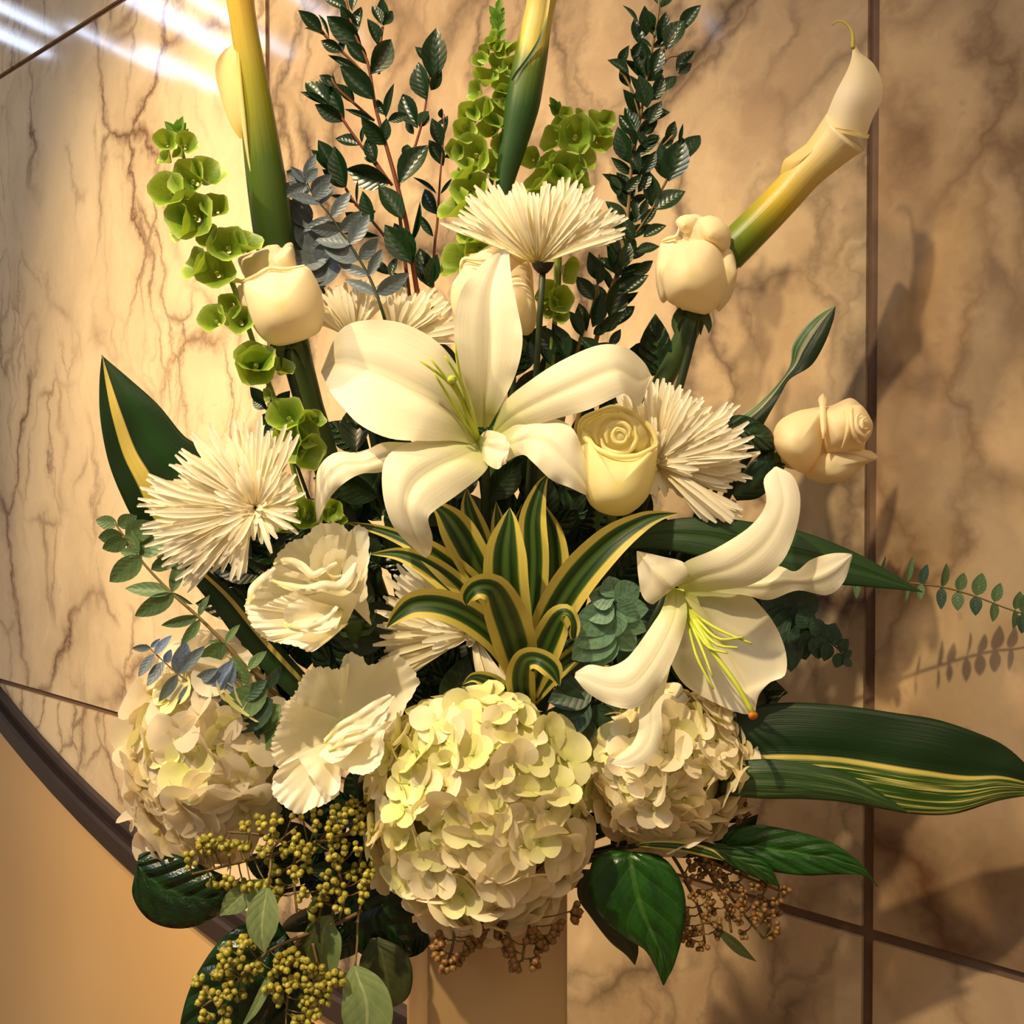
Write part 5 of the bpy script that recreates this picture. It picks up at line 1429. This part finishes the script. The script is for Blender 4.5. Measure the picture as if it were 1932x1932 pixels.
leafy('myrtle_branch', 'dense dark-leaved branch rising to the top edge right of the middle calla', [(1246, -20, -40), (1240, 40, -40), (1225, 120, -42), (1210, 210, -45), (1192, 310, -48), (1185, 400, -50), (1170, 500, -55), (1130, 620, -75), (1050, 1000, -120), (960, 1640, -110)],
      c2([(1270, 240, 1240, 90), (1250, 120, 1180, 30, -40, 0, .5), (1300, 182, 1280, 65), (1365, 235, 1395, 80), (1400, 265, 1480, 110, -40, 5, 1.2), (1470, 170, 1558, 55), (1350, 195, 1305, 130), (1288, 405, 1225, 262, -40, 5, 1.1),
          (1205, 385, 1105, 315), (1160, 350, 1192, 268), (1212, 455, 1160, 368), (1320, 402, 1370, 258), (1462, 385, 1532, 325), (1452, 372, 1538, 265), (1370, 482, 1452, 390), (1300, 562, 1260, 410, -35, 10, 1.1), (1325, 525, 1382, 400), (1300, 400, 1300, 300, -30, 12, .5),
          (1245, 692, 1190, 560), (1308, 645, 1372, 530), (1250, 600, 1178, 495), (1210, 852, 1143, 685), (1240, 762, 1190, 688), (1290, 745, 1362, 700), (1280, 700, 1340, 655), (1300, 780, 1240, 690), (1260, 900, 1200, 780), (1290, 900, 1340, 800),
          (1392, 745, 1448, 632), (1402, 935, 1368, 760), (1412, 945, 1480, 735, -30, 5, 1.2), (1480, 850, 1572, 690), (1470, 760, 1480, 660, -30, 10, .4), (1362, 765, 1442, 700), (1308, 862, 1350, 785), (1152, 1022, 1108, 910), (1225, 1042, 1150, 900), (1252, 1002, 1312, 888),
          (1332, 1085, 1308, 925), (1340, 1092, 1484, 1002, -40, 5, 1.3), (1245, 1152, 1240, 1030), (1280, 1235, 1385, 1180), (1230, 1250, 1180, 1140), (1240, 1320, 1180, 1220), (1150, 1330, 1100, 1225), (1240, 1312, 1358, 1280), (1170, 1405, 1205, 1270), (1225, 1425, 1328, 1360),
          (1150, 1450, 1100, 1300), (1180, 1525, 1295, 1440), (1270, 1180, 1340, 1090), (1260, 1120, 1300, 1040), (1190, 1000, 1260, 930), (1370, 40, 1430, -20), (1365, 30, 1320, -30), (1240, 480, 1260, 545), (1220, 300, 1260, 240)]) + paired([(1235, 60, -48), (1218, 160, -50), (1198, 290, -54), (1186, 400, -56), (1170, 500, -60), (1132, 620, -78)], 17, 44, 62, 48, 31, jitter=20),
      M_MYR, G['stem_brown'], sr=5.5, seed=4, zbase=-44, twigs=[
          [(1208, 225, -42), (1192, 170, -40), (1170, 130, -38)], [(1245, 130, -42), (1262, 108, -40), (1280, 105, -38)], [(1248, 98, -42), (1270, 70, -40), (1290, 55, -38)], [(1200, 440, -50), (1230, 395, -46), (1255, 345, -40), (1262, 335, -38)], [(1222, 300, -46), (1250, 275, -42), (1270, 255, -38)]])
leafy('myrtle_branch', 'dark glossy leaves massed behind the right petal of the central lily', [(1130, 480, -40), (1128, 530, -45), (1115, 590, -55), (1090, 660, -75), (1020, 1000, -120)],
      c2([(1055, 1462, 998, 1330), (1045, 1480, 1060, 1380), (1022, 1565, 938, 1440), (1105, 1665, 1172, 1450), (1135, 1700, 1228, 1590), (1015, 1705, 1062, 1550), (985, 1725, 948, 1580), (1055, 1725, 1155, 1640), (1020, 1740, 1100, 1700), (960, 1750, 900, 1640), (1100, 1800, 1160, 1720),
          (860, 1850, 730, 1700), (880, 1880, 820, 1700), (1060, 1860, 960, 1760), (1150, 1850, 1040, 1790), (700, 1900, 690, 1780), (800, 1900, 740, 1810)]),
      M_MYR, G['stem_brown'], sr=4.5, seed=5, zbase=-50)
leafy('myrtle_branch', 'small sprig of dark shiny leaves beside the lower left bells', [(480, 740, -10), (500, 770, -20), (530, 800, -40), (640, 1100, -100)],
      [(500, 760, 478, 735), (505, 770, 475, 755), (510, 780, 490, 800), (520, 775, 545, 740), (515, 760, 505, 730), (530, 795, 500, 820), (540, 790, 560, 765), (560, 830, 530, 860)],
      M_MYR, G['stem_dark'], sr=4, seed=6, zbase=-10, wr=.6)

st = [(575, 335, -10), (592, 370, -10), (622, 405, -8), (645, 440, -6), (672, 480, -4), (700, 530, 0), (722, 590, 5), (735, 640, -30)]
lv = paired(st[:-1], 9, 46, 62, 62, 3, jitter=22) + [(575, 345, 545, 330, -8, 5, .9), (575, 345, 600, 322, -8, 5, 1.), (580, 350, 540, 372, -5, 10, .9), (575, 345, 552, 318, -5, 4, .7), (590, 375, 622, 350, -5, 10, 1.)]
leafy('eucalyptus_sprig', 'blue-grey eucalyptus sprig at the upper left, right of the calla stem', st, lv, M_EB, G['stem_dark'], sr=3.5, wr=.55, seed=7)
leafy('eucalyptus_sprig', 'dark blue-grey eucalyptus leaves clustered directly above the left rose', [(560, 400, -50), (570, 440, -50), (590, 500, -50), (640, 620, -80)],
      [(570, 480, 545, 385, -45, 0, 1.1), (575, 430, 560, 370, -40, 0, 1.1), (590, 480, 570, 410, -42, 0, 1.1), (560, 500, 625, 470, -40, 5, 1.3), (560, 505, 640, 500, -38, 5, 1.2), (600, 520, 555, 480, -38, 5, 1.2), (580, 470, 640, 425, -42, 5, 1.1), (600, 540, 650, 490, -38, 5, 1.), (570, 520, 610, 540, -45, 0, 1.2)],
      M_EB, G['stem_dark'], sr=3.5, wr=.6, seed=8)
st = [(215, 985, 60), (240, 1020, 60), (275, 1068, 62), (325, 1120, 64), (375, 1165, 66), (425, 1215, 66), (470, 1265, 60), (520, 1310, 20), (620, 1400, -60)]
lv = [(222, 990, 182, 982, 60, 0, 1.), (222, 992, 255, 975, 60, 0, 1.2), (232, 1010, 190, 1015, 62, 5, 1.2), (236, 1012, 290, 990, 62, 5, 1.1), (240, 1018, 198, 1035, 64, 5, 1.1), (258, 1045, 230, 1040, 66, 5, 1.), (262, 1048, 318, 1005, 60, 0, 1.), (268, 1050, 212, 1095, 64, 5, .9), (262, 1045, 240, 1000, 64, 0, 1.), (285, 1075, 340, 1045, 60, 0, .7),
      (325, 1118, 243, 1108, 66, 5, .55), (325, 1118, 345, 1050, 60, 0, .55), (330, 1120, 262, 1160, 66, 8, .7), (375, 1163, 310, 1180, 66, 5, .5), (375, 1163, 392, 1125, 66, 0, .6), (378, 1168, 345, 1220, 66, 8, .5), (425, 1213, 378, 1255, 70, 8, .9), (425, 1213, 450, 1180, 66, 5, .6), (428, 1218, 395, 1210, 66, 0, .6), (325, 1118, 360, 1140, 66, 0, .4), (468, 1262, 440, 1300, 70, 5, .9), (468, 1262, 500, 1230, 66, 5, .7)]
leafy('eucalyptus_sprig', 'grey-green eucalyptus sprig on the left, below the large spider mum', st, lv, M_EG, G['stem_brown'], sr=5, wr=.62, seed=9)
st = [(275, 1215, 90), (300, 1240, 92), (340, 1275, 94), (385, 1305, 94), (430, 1345, 88), (490, 1400, 40), (600, 1480, -40)]
lv = [(285, 1222, 258, 1222, 92, 5, .7), (285, 1222, 300, 1208, 92, 5, .6), (292, 1234, 270, 1268, 94, 5, .7), (292, 1234, 318, 1205, 94, 5, .6), (310, 1248, 288, 1285, 94, 8, .8), (312, 1250, 322, 1230, 94, 5, .9), (335, 1272, 308, 1312, 94, 5, .6), (335, 1270, 350, 1222, 94, 8, .9), (335, 1272, 380, 1228, 94, 5, .5),
      (365, 1290, 342, 1320, 96, 5, .6), (365, 1290, 405, 1265, 96, 5, .6), (390, 1308, 365, 1340, 96, 5, .6), (390, 1308, 430, 1258, 96, 5, .6), (415, 1330, 372, 1375, 96, 5, .6), (415, 1330, 440, 1270, 94, 5, .5), (430, 1345, 400, 1380, 96, 8, 1.), (440, 1350, 395, 1345, 94, 5, .8), (400, 1320, 420, 1285, 96, 5, .8)]
leafy('eucalyptus_sprig', 'small blue-grey eucalyptus tip over the left hydrangea', st, lv, M_EBB, G['stem_brown'], sr=3, wr=.62, seed=10, lmul=1.25)
leafy('eucalyptus_sprig', 'broad dark eucalyptus leaves between the left hydrangea and the broad open bloom', [(440, 1270, 90), (470, 1310, 85), (500, 1350, 70), (560, 1420, 0)],
      [(505, 1300, 418, 1350, 92, 8, .9), (515, 1320, 425, 1372, 90, 5, 1.), (530, 1330, 480, 1380, 70, 5, 1.), (490, 1370, 420, 1425, 80, 5, .9), (520, 1350, 470, 1430, 70, 5, .8), (500, 1300, 530, 1260, 80, 5, .7), (470, 1290, 440, 1240, 80, 5, .7), (525, 1380, 480, 1450, 50, 5, .8), (460, 1320, 500, 1285, 94, 5, .8), (510, 1400, 530, 1460, 30, 5, .9)],
      M_ED + M_EG, G['stem_brown'], sr=4, wr=.62, seed=11)
st = [(2010, 1192, -25), (1960, 1168, -30), (1900, 1148, -35), (1840, 1125, -45), (1780, 1108, -55), (1720, 1100, -70), (1650, 1090, -85), (1580, 1085, -95), (1480, 1090, -110), (1250, 1250, -110), (1000, 1600, -110)]
lv = []
for x_, y_, u_, d_, w_ in ((1618, 1088, 24, 38, .45), (1660, 1092, 40, 28, .2), (1712, 1098, 46, 34, .3), (1738, 1101, 34, 28, .6), (1777, 1108, 42, 38, .6), (1808, 1115, 32, 34, .8), (1842, 1124, 40, 34, .8), (1876, 1136, 34, 34, .7), (1915, 1150, 32, 34, .7), (1930, 1158, 40, 34, .8), (1965, 1170, 40, 36, .8)):
    zz = -85 + (x_ - 1618) * .18
    lv += [(x_, y_, x_ + 8, y_ - u_, zz, 6, w_), (x_, y_, x_ - 4, y_ + d_, zz, 6, w_)]
leafy('eucalyptus_sprig', 'slender eucalyptus sprig with small oval leaves reaching the right edge', st, lv, M_EG + M_ED, G['stem_brown'], sr=3.2, wr=.75, seed=12)
st = [(1600, 1250, 0), (1585, 1228, 0), (1555, 1205, 0), (1520, 1185, -5), (1480, 1155, -15), (1400, 1130, -50), (1200, 1250, -90)]
lv = [(1590, 1240, 1606, 1228, 4, 2, 1.), (1592, 1244, 1606, 1256, 4, 2, 1.), (1585, 1232, 1578, 1258, 4, 2, 1.3), (1580, 1225, 1600, 1208, 4, 2, 1.2), (1565, 1212, 1558, 1180, 4, 4, 1.3), (1562, 1210, 1574, 1178, 2, 4, 1.2), (1562, 1212, 1556, 1245, 4, 4, 1.2), (1548, 1200, 1533, 1168, 4, 4, 1.2), (1540, 1198, 1545, 1240, 6, 4, 1.2), (1530, 1190, 1510, 1225, 6, 4, 1.1), (1525, 1185, 1510, 1150, 4, 4, 1.2), (1570, 1216, 1585, 1196, 6, 4, 1.2),
      (1500, 1150, 1440, 1110, -10, 4, 1.2), (1500, 1165, 1520, 1105, -8, 4, 1.2), (1495, 1170, 1440, 1175, -8, 4, 1.1), (1500, 1180, 1520, 1240, -8, 4, 1.1), (1485, 1190, 1492, 1262, 0, 4, .8), (1480, 1140, 1430, 1150, -20, 4, 1.2), (1470, 1200, 1500, 1150, -10, 4, 1.2), (1490, 1195, 1475, 1240, -10, 4, 1.)]
leafy('eucalyptus_sprig', 'dark round-leaved eucalyptus tip to the right of the right lily', st, lv, M_ED, G['stem_dark'], sr=3, wr=.85, seed=13)
leafy('eucalyptus_sprig', 'silver-green eucalyptus leaves in a lit stack left of the right lily', [(1160, 1130, 120), (1162, 1170, 110), (1158, 1230, 90), (1130, 1320, 30), (1000, 1600, -60)],
      [(1160, 1130, 1115, 1125, 118, -5, 1.3), (1160, 1132, 1205, 1110, 118, -5, 1.4), (1160, 1128, 1150, 1090, 118, -5, 1.5), (1160, 1150, 1085, 1190, 112, 0, .9), (1162, 1150, 1220, 1150, 112, 0, 1.), (1160, 1165, 1090, 1215, 106, 0, .95), (1160, 1165, 1215, 1190, 106, 0, .9), (1160, 1180, 1085, 1240, 100, 0, .9), (1160, 1185, 1195, 1225, 98, 0, 1.1), (1158, 1195, 1120, 1255, 92, 0, .9), (1158, 1140, 1110, 1165, 116, -3, 1.2), (1160, 1140, 1200, 1170, 116, -3, 1.2), (1160, 1150, 1160, 1200, 114, -3, 1.2)],
      M_ET, G['stem_dark'], sr=3.5, wr=.80, seed=14)
leafy('eucalyptus_sprig', 'dark shadowed eucalyptus leaves between the centre and right hydrangeas', [(1130, 1240, 40), (1120, 1290, 50), (1080, 1340, 40), (980, 1600, -60)],
      [(1130, 1280, 1080, 1250, 60, 5, 1.), (1130, 1290, 1200, 1330, 60, 5, .8), (1120, 1300, 1040, 1320, 62, 5, .9), (1110, 1320, 1060, 1390, 66, 5, .8), (1100, 1340, 1050, 1300, 60, 5, 1.), (1120, 1330, 1160, 1380, 50, 5, .9), (1110, 1350, 1085, 1410, 66, 5, .9), (1140, 1260, 1180, 1290, 60, 5, 1.), (1120, 1270, 1060, 1280, 50, 5, .9), (1105, 1345, 1030, 1350, 55, 5, .8)],
      M_ED, G['stem_dark'], sr=4, wr=.8, seed=15)

# ------------------------------------------------------------------ bells of Ireland
def bells(label, stem, cups, tip=None, seed=0, stem_r=5, tipn=8, tipL=24):
    t = Thing('bells_of_ireland', label, 'bells of Ireland', W(*stem[-1][:3]))
    rs = random.Random(seed)
    t.geo('stem', tube_geo([(p[0], p[1], p[2], stem_r * (.5 + .5 * min(1, i / 3))) for i, p in enumerate(stem)], ns=8), G['stem_pale'])
    sp = spline([(*p[:3], 0) for p in stem], 60)
    for q in cups:
        x, y, r = q[:3]
        j = np.argmin(((sp[:, :2] - np.array([x, y + r * .5])) ** 2).sum(1))
        ax = np.array([x - sp[j, 0], (y - sp[j, 1]) * .6, 0.0])
        n_ = np.linalg.norm(ax) + 1e-6
        k = min(1, n_ / (r * 1.2))
        out = ax / n_ * k
        nrm = q[3] if len(q) > 3 else (out[0] * .95 + rs.uniform(-.2, .2), out[1] * .6 - .25 + rs.uniform(-.2, .2), .8)
        z = sp[j, 2] + (q[4] if len(q) > 4 else 14 + r * .5)
        t.inst('bell', rs.choice(M_BELL), frame((x, y, z), (rs.uniform(-1, 1), rs.uniform(-1, 1), .1), nrm, r))
    if tip:
        for k in range(tipn):
            a = -math.pi / 2 + (k / max(1, tipn - 1) - .5) * 2.0
            L = tipL * rs.uniform(.8, 1.2)
            d = (math.cos(a) * L + tip[3] * L, math.sin(a) * L + tip[4] * L, rs.uniform(-8, 12))
            t.inst('tip_leaf', M_TIP, frame((tip[0], tip[1] + k % 3 * 6, tip[2]), d, (0, 0, 1), L, width=L * .45))
    return t


bell_leaf = leaf_mat('bells_tip_leaf', srgb(84, 126, 30), srgb(112, 152, 48), rough=.45, trans=.3, vstr=.3)
M_TIP = unit_leaf('tip_leaf', bell_leaf, .9, .3, .05)
C1 = lambda L: [tuple([150 + q[0] / 2.76, q[1] / 2.76, q[2] / 2.76 * .80] + list(q[3:])) for q in L]
C2 = lambda L: [tuple([750 + q[0] / 2.76, q[1] / 2.76, q[2] / 2.76 * .80] + list(q[3:])) for q in L]
C4 = lambda L: [tuple([150 + q[0] / 2.76, 600 + q[1] / 2.76, q[2] / 2.76 * .80] + list(q[3:])) for q in L]
bells('bells of Ireland spike on the left, green cups down beside the left rose',
      [(338, 235, 40), (345, 290, 40), (365, 360, 40), (395, 430, 38), (425, 500, 34), (455, 580, 28), (490, 680, 20), (520, 760, 14), (545, 850, 8), (575, 950, 0), (700, 1250, -70), (880, 1640, -110)],
      C1([(450, 730, 78), (560, 740, 78), (510, 790, 50), (440, 815, 62), (560, 930, 130), (455, 985, 125), (670, 890, 120), (705, 1070, 90), (575, 1120, 160, (-.1, .1, 1)), (520, 1160, 120), (770, 1270, 125), (595, 1370, 110), (705, 1405, 130, (-.1, .1, 1)), (880, 1250, 100), (665, 1225, 80), (690, 1655, 100), (835, 1665, 95, (.2, .1, 1)), (780, 1590, 80), (915, 1860, 130)])
      + C4([(920, 250, 130, (.3, .1, 1)), (1075, 500, 125), (1095, 650, 130, (.2, -.3, 1)), (1190, 580, 120), (1200, 700, 120), (1090, 1040, 120), (1180, 1020, 110), (1040, 1060, 90), (1310, 1000, 80), (1340, 1040, 70), (1060, 250, 80), (980, 400, 50), (1240, 520, 60)]),
      tip=(337, 258, 42, -.1, -.5), seed=1, tipn=9, tipL=34)
bells('tall bells of Ireland spike behind the middle calla, reaching the top edge',
      [(938, -5, -70), (940, 60, -70), (938, 150, -70), (934, 250, -72), (925, 360, -76), (905, 480, -80), (890, 620, -90), (880, 900, -120), (900, 1640, -120)],
      C2([(500, 230, 60), (540, 260, 60), (450, 280, 60), (590, 250, 55), (490, 190, 50), (520, 330, 70), (460, 390, 85), (560, 430, 90), (600, 350, 70), (430, 310, 60), (400, 470, 70), (430, 570, 95), (530, 590, 110, (0, .1, 1)), (370, 590, 75), (480, 660, 95), (590, 540, 80), (385, 800, 130, (-.1, .3, 1)), (340, 880, 90), (500, 860, 110), (375, 980, 125, (0, -.2, 1)), (290, 1060, 120), (300, 780, 70), (290, 1350, 130), (390, 1200, 110), (440, 1090, 110), (560, 760, 90), (560, 500, 80), (350, 680, 80), (420, 1290, 90)]),
      tip=(940, 40, -68, 0, -.8), seed=2, tipn=8, tipL=30)
for k, (x_, y_) in enumerate(((930, 60), (950, 45), (938, 25), (925, 40), (955, 62), (944, 8), (932, 82), (952, 84))):
    t_ = [o for o in bpy.data.objects if o.name == 'bells_of_ireland.001'][0]
    o = bpy.data.objects.new('tip_leaf', M_TIP); C.objects.link(o); o.parent = t_
    o.matrix_basis = WM[t_.name].inverted() @ frame((939, y_ + 16, -68), (x_ - 939, -22, 5), (0, 0, 1), 28, width=14)
bells('short pale bells of Ireland cluster right of the middle calla, above the top mum',
      [(1045, 200, -90), (1062, 240, -90), (1070, 300, -90), (1055, 380, -95), (1050, 500, -100), (1040, 700, -110), (960, 1640, -120)],
      C2([(930, 700, 125, (.1, -.2, 1)), (1055, 650, 110), (1060, 730, 80), (800, 720, 95), (880, 870, 125, (0, .2, 1)), (735, 920, 115), (985, 820, 85), (930, 1010, 120), (760, 1010, 100), (960, 600, 55), (880, 590, 50), (850, 640, 60), (770, 830, 80), (1090, 620, 60), (830, 930, 90), (960, 930, 90), (690, 820, 70)]),
      tip=(1052, 210, -86, -.5, -.4), seed=3, tipn=9, tipL=26)
bells('small bells of Ireland cups just below the calyx of the top centre mum',
      [(1058, 480, -40), (1055, 540, -42), (1045, 620, -50), (1000, 900, -110)],
      C2([(850, 1560, 90, (.1, .3, 1)), (770, 1520, 85), (900, 1410, 85), (850, 1640, 60), (790, 1600, 70)]), seed=4)

# ------------------------------------------------------------------ seeded eucalyptus sprays
def seeds(label, stems, umbels, mesh, smat, seed=0, L=20, size=17, nb=(5, 8)):
    x, y, z = stems[0][-1][:3]
    t = Thing('seeded_eucalyptus', label, 'foliage', W(x, y, z))
    rs = random.Random(seed)
    for s_ in stems:
        t.geo('twig', tube_geo([(*p[:3], 2.4 + .4 * i) for i, p in enumerate(s_)], ns=6, nv=5 * len(s_)), smat)
    allp = np.vstack([spline([(*p[:3], 0) for p in s_], 30)[:, :3] for s_ in stems])
    for u in umbels:
        ux, uy, uz = u
        c = np.array([ux, uy, uz], float)
        j = np.argmin(((allp - c) ** 2).sum(1))
        a = allp[j]
        t.geo('stalk', tube_geo([(*a, 1.8), (*((a + c) / 2 + np.array([0, 3, 2])), 1.6), (*c, 1.8)], ns=5, nv=6), smat)
        ax = c - a; ax = ax / (np.linalg.norm(ax) + 1e-6) + np.array([0, .15, .45])
        ax /= np.linalg.norm(ax)
        n_ = rs.randint(*nb)
        for k in range(n_):
            th = 6.28 * k / n_ + rs.uniform(-.3, .3)
            e1 = np.cross(ax, [0.3, 0.2, 1]); e1 /= np.linalg.norm(e1); e2 = np.cross(ax, e1)
            sp = rs.uniform(.5, 1.3) if k else 0.1
            d = ax + (e1 * math.cos(th) + e2 * math.sin(th)) * sp
            d /= np.linalg.norm(d)
            l = L * rs.uniform(.85, 1.2)
            # bud points along local Z
            M = frame(tuple(c), np.cross(d, [.3, .1, .9]), d, l)
            t.inst('bud', mesh, M)
    return t


rs = random.Random(21)
def scatter(poly, n_, z0, z1, seed, mind=15):
    r = random.Random(seed); out = []
    xs = [p[0] for p in poly]; ys = [p[1] for p in poly]
    tries = 0
    while len(out) < n_ and tries < 6000:
        tries += 1
        x, y = r.uniform(min(xs), max(xs)), r.uniform(min(ys), max(ys))
        ins = False
        for i in range(len(poly)):
            x1, y1 = poly[i]; x2, y2 = poly[(i + 1) % len(poly)]
            if (y1 > y) != (y2 > y) and x < (x2 - x1) * (y - y1) / (y2 - y1) + x1: ins = not ins
        if ins and all((x - a) ** 2 + (y - b) ** 2 > mind ** 2 for a, b, _ in out):
            out.append((x, y, r.uniform(z0, z1)))
    return out


seeds('yellow-green seed clusters spread under the broad open bloom, lower left',
      [[(360, 1650, 110), (440, 1630, 110), (520, 1610, 100), (600, 1590, 80), (690, 1570, 30), (800, 1600, -40)], [(700, 1680, 60), (680, 1640, 50), (690, 1590, 30), (740, 1580, 0)], [(560, 1720, 110), (555, 1660, 100), (560, 1610, 80), (600, 1590, 60)], [(640, 1735, 80), (650, 1690, 80), (640, 1640, 70), (660, 1590, 40)], [(430, 1570, 90), (490, 1575, 100), (540, 1590, 95)]],
      scatter([(350, 1640), (380, 1590), (430, 1560), (500, 1550), (560, 1530), (640, 1530), (700, 1560), (700, 1660), (670, 1700), (650, 1735), (560, 1730), (530, 1690), (450, 1660), (380, 1670)], 58, 90, 135, 5, 18),
      M_BUD, G['stem_brown'], seed=1, L=23, nb=(4, 5))
seeds('yellow-green seed clusters hanging at the bottom left over the dark leaves',
      [[(380, 1900, 120), (440, 1860, 120), (500, 1800, 110), (560, 1770, 90), (640, 1740, 40), (720, 1700, 0)], [(540, 1910, 110), (545, 1850, 110), (550, 1800, 100), (570, 1765, 80)], [(620, 1870, 90), (600, 1820, 90), (590, 1780, 85)]],
      scatter([(362, 1870), (400, 1840), (440, 1780), (480, 1770), (500, 1800), (560, 1790), (640, 1840), (620, 1870), (590, 1930), (540, 1940), (520, 1850), (440, 1880), (420, 1925), (370, 1900)], 40, 105, 135, 6, 18),
      M_BUD, G['stem_brown'], seed=2, L=23)
seeds('golden seed clusters tucked between the open bloom and the centre hydrangea',
      [[(660, 1500, 60), (690, 1530, 50), (720, 1560, 20), (800, 1620, -40)]],
      [(668, 1512, 70), (684, 1530, 75), (700, 1545, 70), (716, 1520, 60), (690, 1505, 64), (705, 1570, 60), (735, 1550, 40)], M_BUD, G['stem_brown'], seed=3, L=19)
seeds('brown seed cluster hanging over the vase front, under the left of the hydrangea',
      [[(845, 1815, 110), (855, 1780, 105), (860, 1730, 80), (880, 1660, 0)]],
      [(838, 1795, 112), (860, 1800, 112), (846, 1812, 112), (875, 1775, 108), (890, 1765, 104), (840, 1770, 108), (905, 1745, 100), (930, 1750, 96)], M_BUDB, G['stem_brown'], seed=4, L=25)
seeds('brown seed cluster hanging over the vase front, under the right of the hydrangea',
      [[(985, 1815, 112), (990, 1780, 108), (1000, 1730, 80), (980, 1660, 0)]],
      [(975, 1795, 112), (998, 1808, 114), (982, 1812, 112), (1010, 1780, 108), (1025, 1765, 104), (968, 1775, 108), (1040, 1745, 100), (1000, 1760, 110), (1075, 1720, 90)], M_BUDB, G['stem_brown'], seed=5, L=25)
seeds('fine brown seed spray in shadow to the right of the heart-shaped leaf',
      [[(1470, 1680, 20), (1420, 1660, 20), (1350, 1630, 10), (1290, 1600, 0), (1180, 1590, -40)], [(1330, 1780, 20), (1320, 1720, 20), (1290, 1650, 10), (1260, 1600, -10)], [(1440, 1770, 20), (1400, 1720, 20), (1360, 1670, 15), (1310, 1620, 0)], [(1380, 1760, 20), (1370, 1710, 20), (1340, 1650, 10)]],
      scatter([(1285, 1640), (1340, 1620), (1420, 1650), (1478, 1675), (1470, 1720), (1465, 1770), (1430, 1790), (1380, 1730), (1330, 1790), (1290, 1785), (1300, 1720)], 44, 12, 40, 7, 16),
      M_BUDB, G['stem_brown'], seed=6, L=18, nb=(4, 6))
seeds('tiny blue-green seed tip below the right hydrangea beside the long streaked leaf',
      [[(1390, 1520, 20), (1375, 1545, 10), (1300, 1600, -20)]], [(1400, 1516, 24), (1376, 1520, 24), (1370, 1540, 24), (1392, 1545, 24), (1402, 1530, 24)], M_BUDB, G['stem_brown'], seed=7, L=12, nb=(4, 5))

# ------------------------------------------------------------------ dark filler foliage inside the arrangement
fill_specs = [
    ('dark filler leaves deep behind the central lily', [(640, 680), (1240, 640), (1260, 900), (1150, 1000), (660, 1000)], 80, -160, -80, 21, 90, 130),
    ('dark filler leaves in the gap left of the striped rosette', [(560, 900), (900, 900), (930, 1260), (700, 1300), (560, 1240)], 60, -120, -30, 22, 90, 130),
    ('dark filler leaves in the gap right of the striped rosette', [(1040, 960), (1260, 960), (1440, 1130), (1440, 1330), (1080, 1330)], 60, -120, -30, 23, 90, 130),
    ('dark filler leaves between the ruffled bloom and the open bloom', [(410, 1080), (560, 1150), (700, 1200), (900, 1250), (880, 1330), (540, 1420), (470, 1300)], 50, -90, -10, 24, 80, 120),
    ('dark filler leaves behind the left seed clusters, above the bottom leaves', [(500, 1500), (760, 1480), (780, 1800), (560, 1760), (480, 1640)], 46, -60, 20, 25, 80, 120),
    ('dark filler leaves between the left spider mum and the ruffled bloom', [(420, 960), (560, 960), (540, 1120), (520, 1260), (440, 1180), (400, 1060)], 22, -90, -20, 27, 80, 115),
    ('dark filler leaves behind the top of the left hydrangea', [(430, 1230), (560, 1260), (560, 1480), (480, 1480), (440, 1340)], 18, -90, -20, 28, 80, 110),
    ('dark filler leaves under the right hydrangea', [(1120, 1540), (1380, 1480), (1400, 1620), (1180, 1620)], 16, -80, -20, 26, 70, 100),
]
for lab, poly, n_, za, zb, sd, l0, l1 in fill_specs:
    r = random.Random(sd)
    pts = scatter(poly, n_, za, zb, sd, 20)
    cx0 = sum(p[0] for p in pts) / len(pts); cy0 = sum(p[1] for p in pts) / len(pts)
    t = Thing('filler_branch', lab, 'foliage', W(cx0, cy0, za))
    mx, my, mz = MOUTH
    t.geo('stem', tube_geo([(cx0, min(p[1] for p in pts), za, 3), (cx0, cy0, za, 5), ((cx0 + mx) / 2, (cy0 + my) / 2 + 60, za - 10, 6), (mx, my + 30, mz, 6)]), G['stem_dark'])
    for x_, y_, z_ in pts:
        a = math.atan2(y_ - 1500, x_ - 930) + r.uniform(-.9, .9)
        L = r.uniform(l0, l1)
        t.inst('leaf', r.choice(M_FIL), frame((x_ - .5 * L * math.cos(a), y_ - .5 * L * math.sin(a), z_), (math.cos(a), math.sin(a), r.uniform(-.3, .3)), (r.uniform(-.5, .5), r.uniform(-.5, .5), 1), L, width=L * .55))
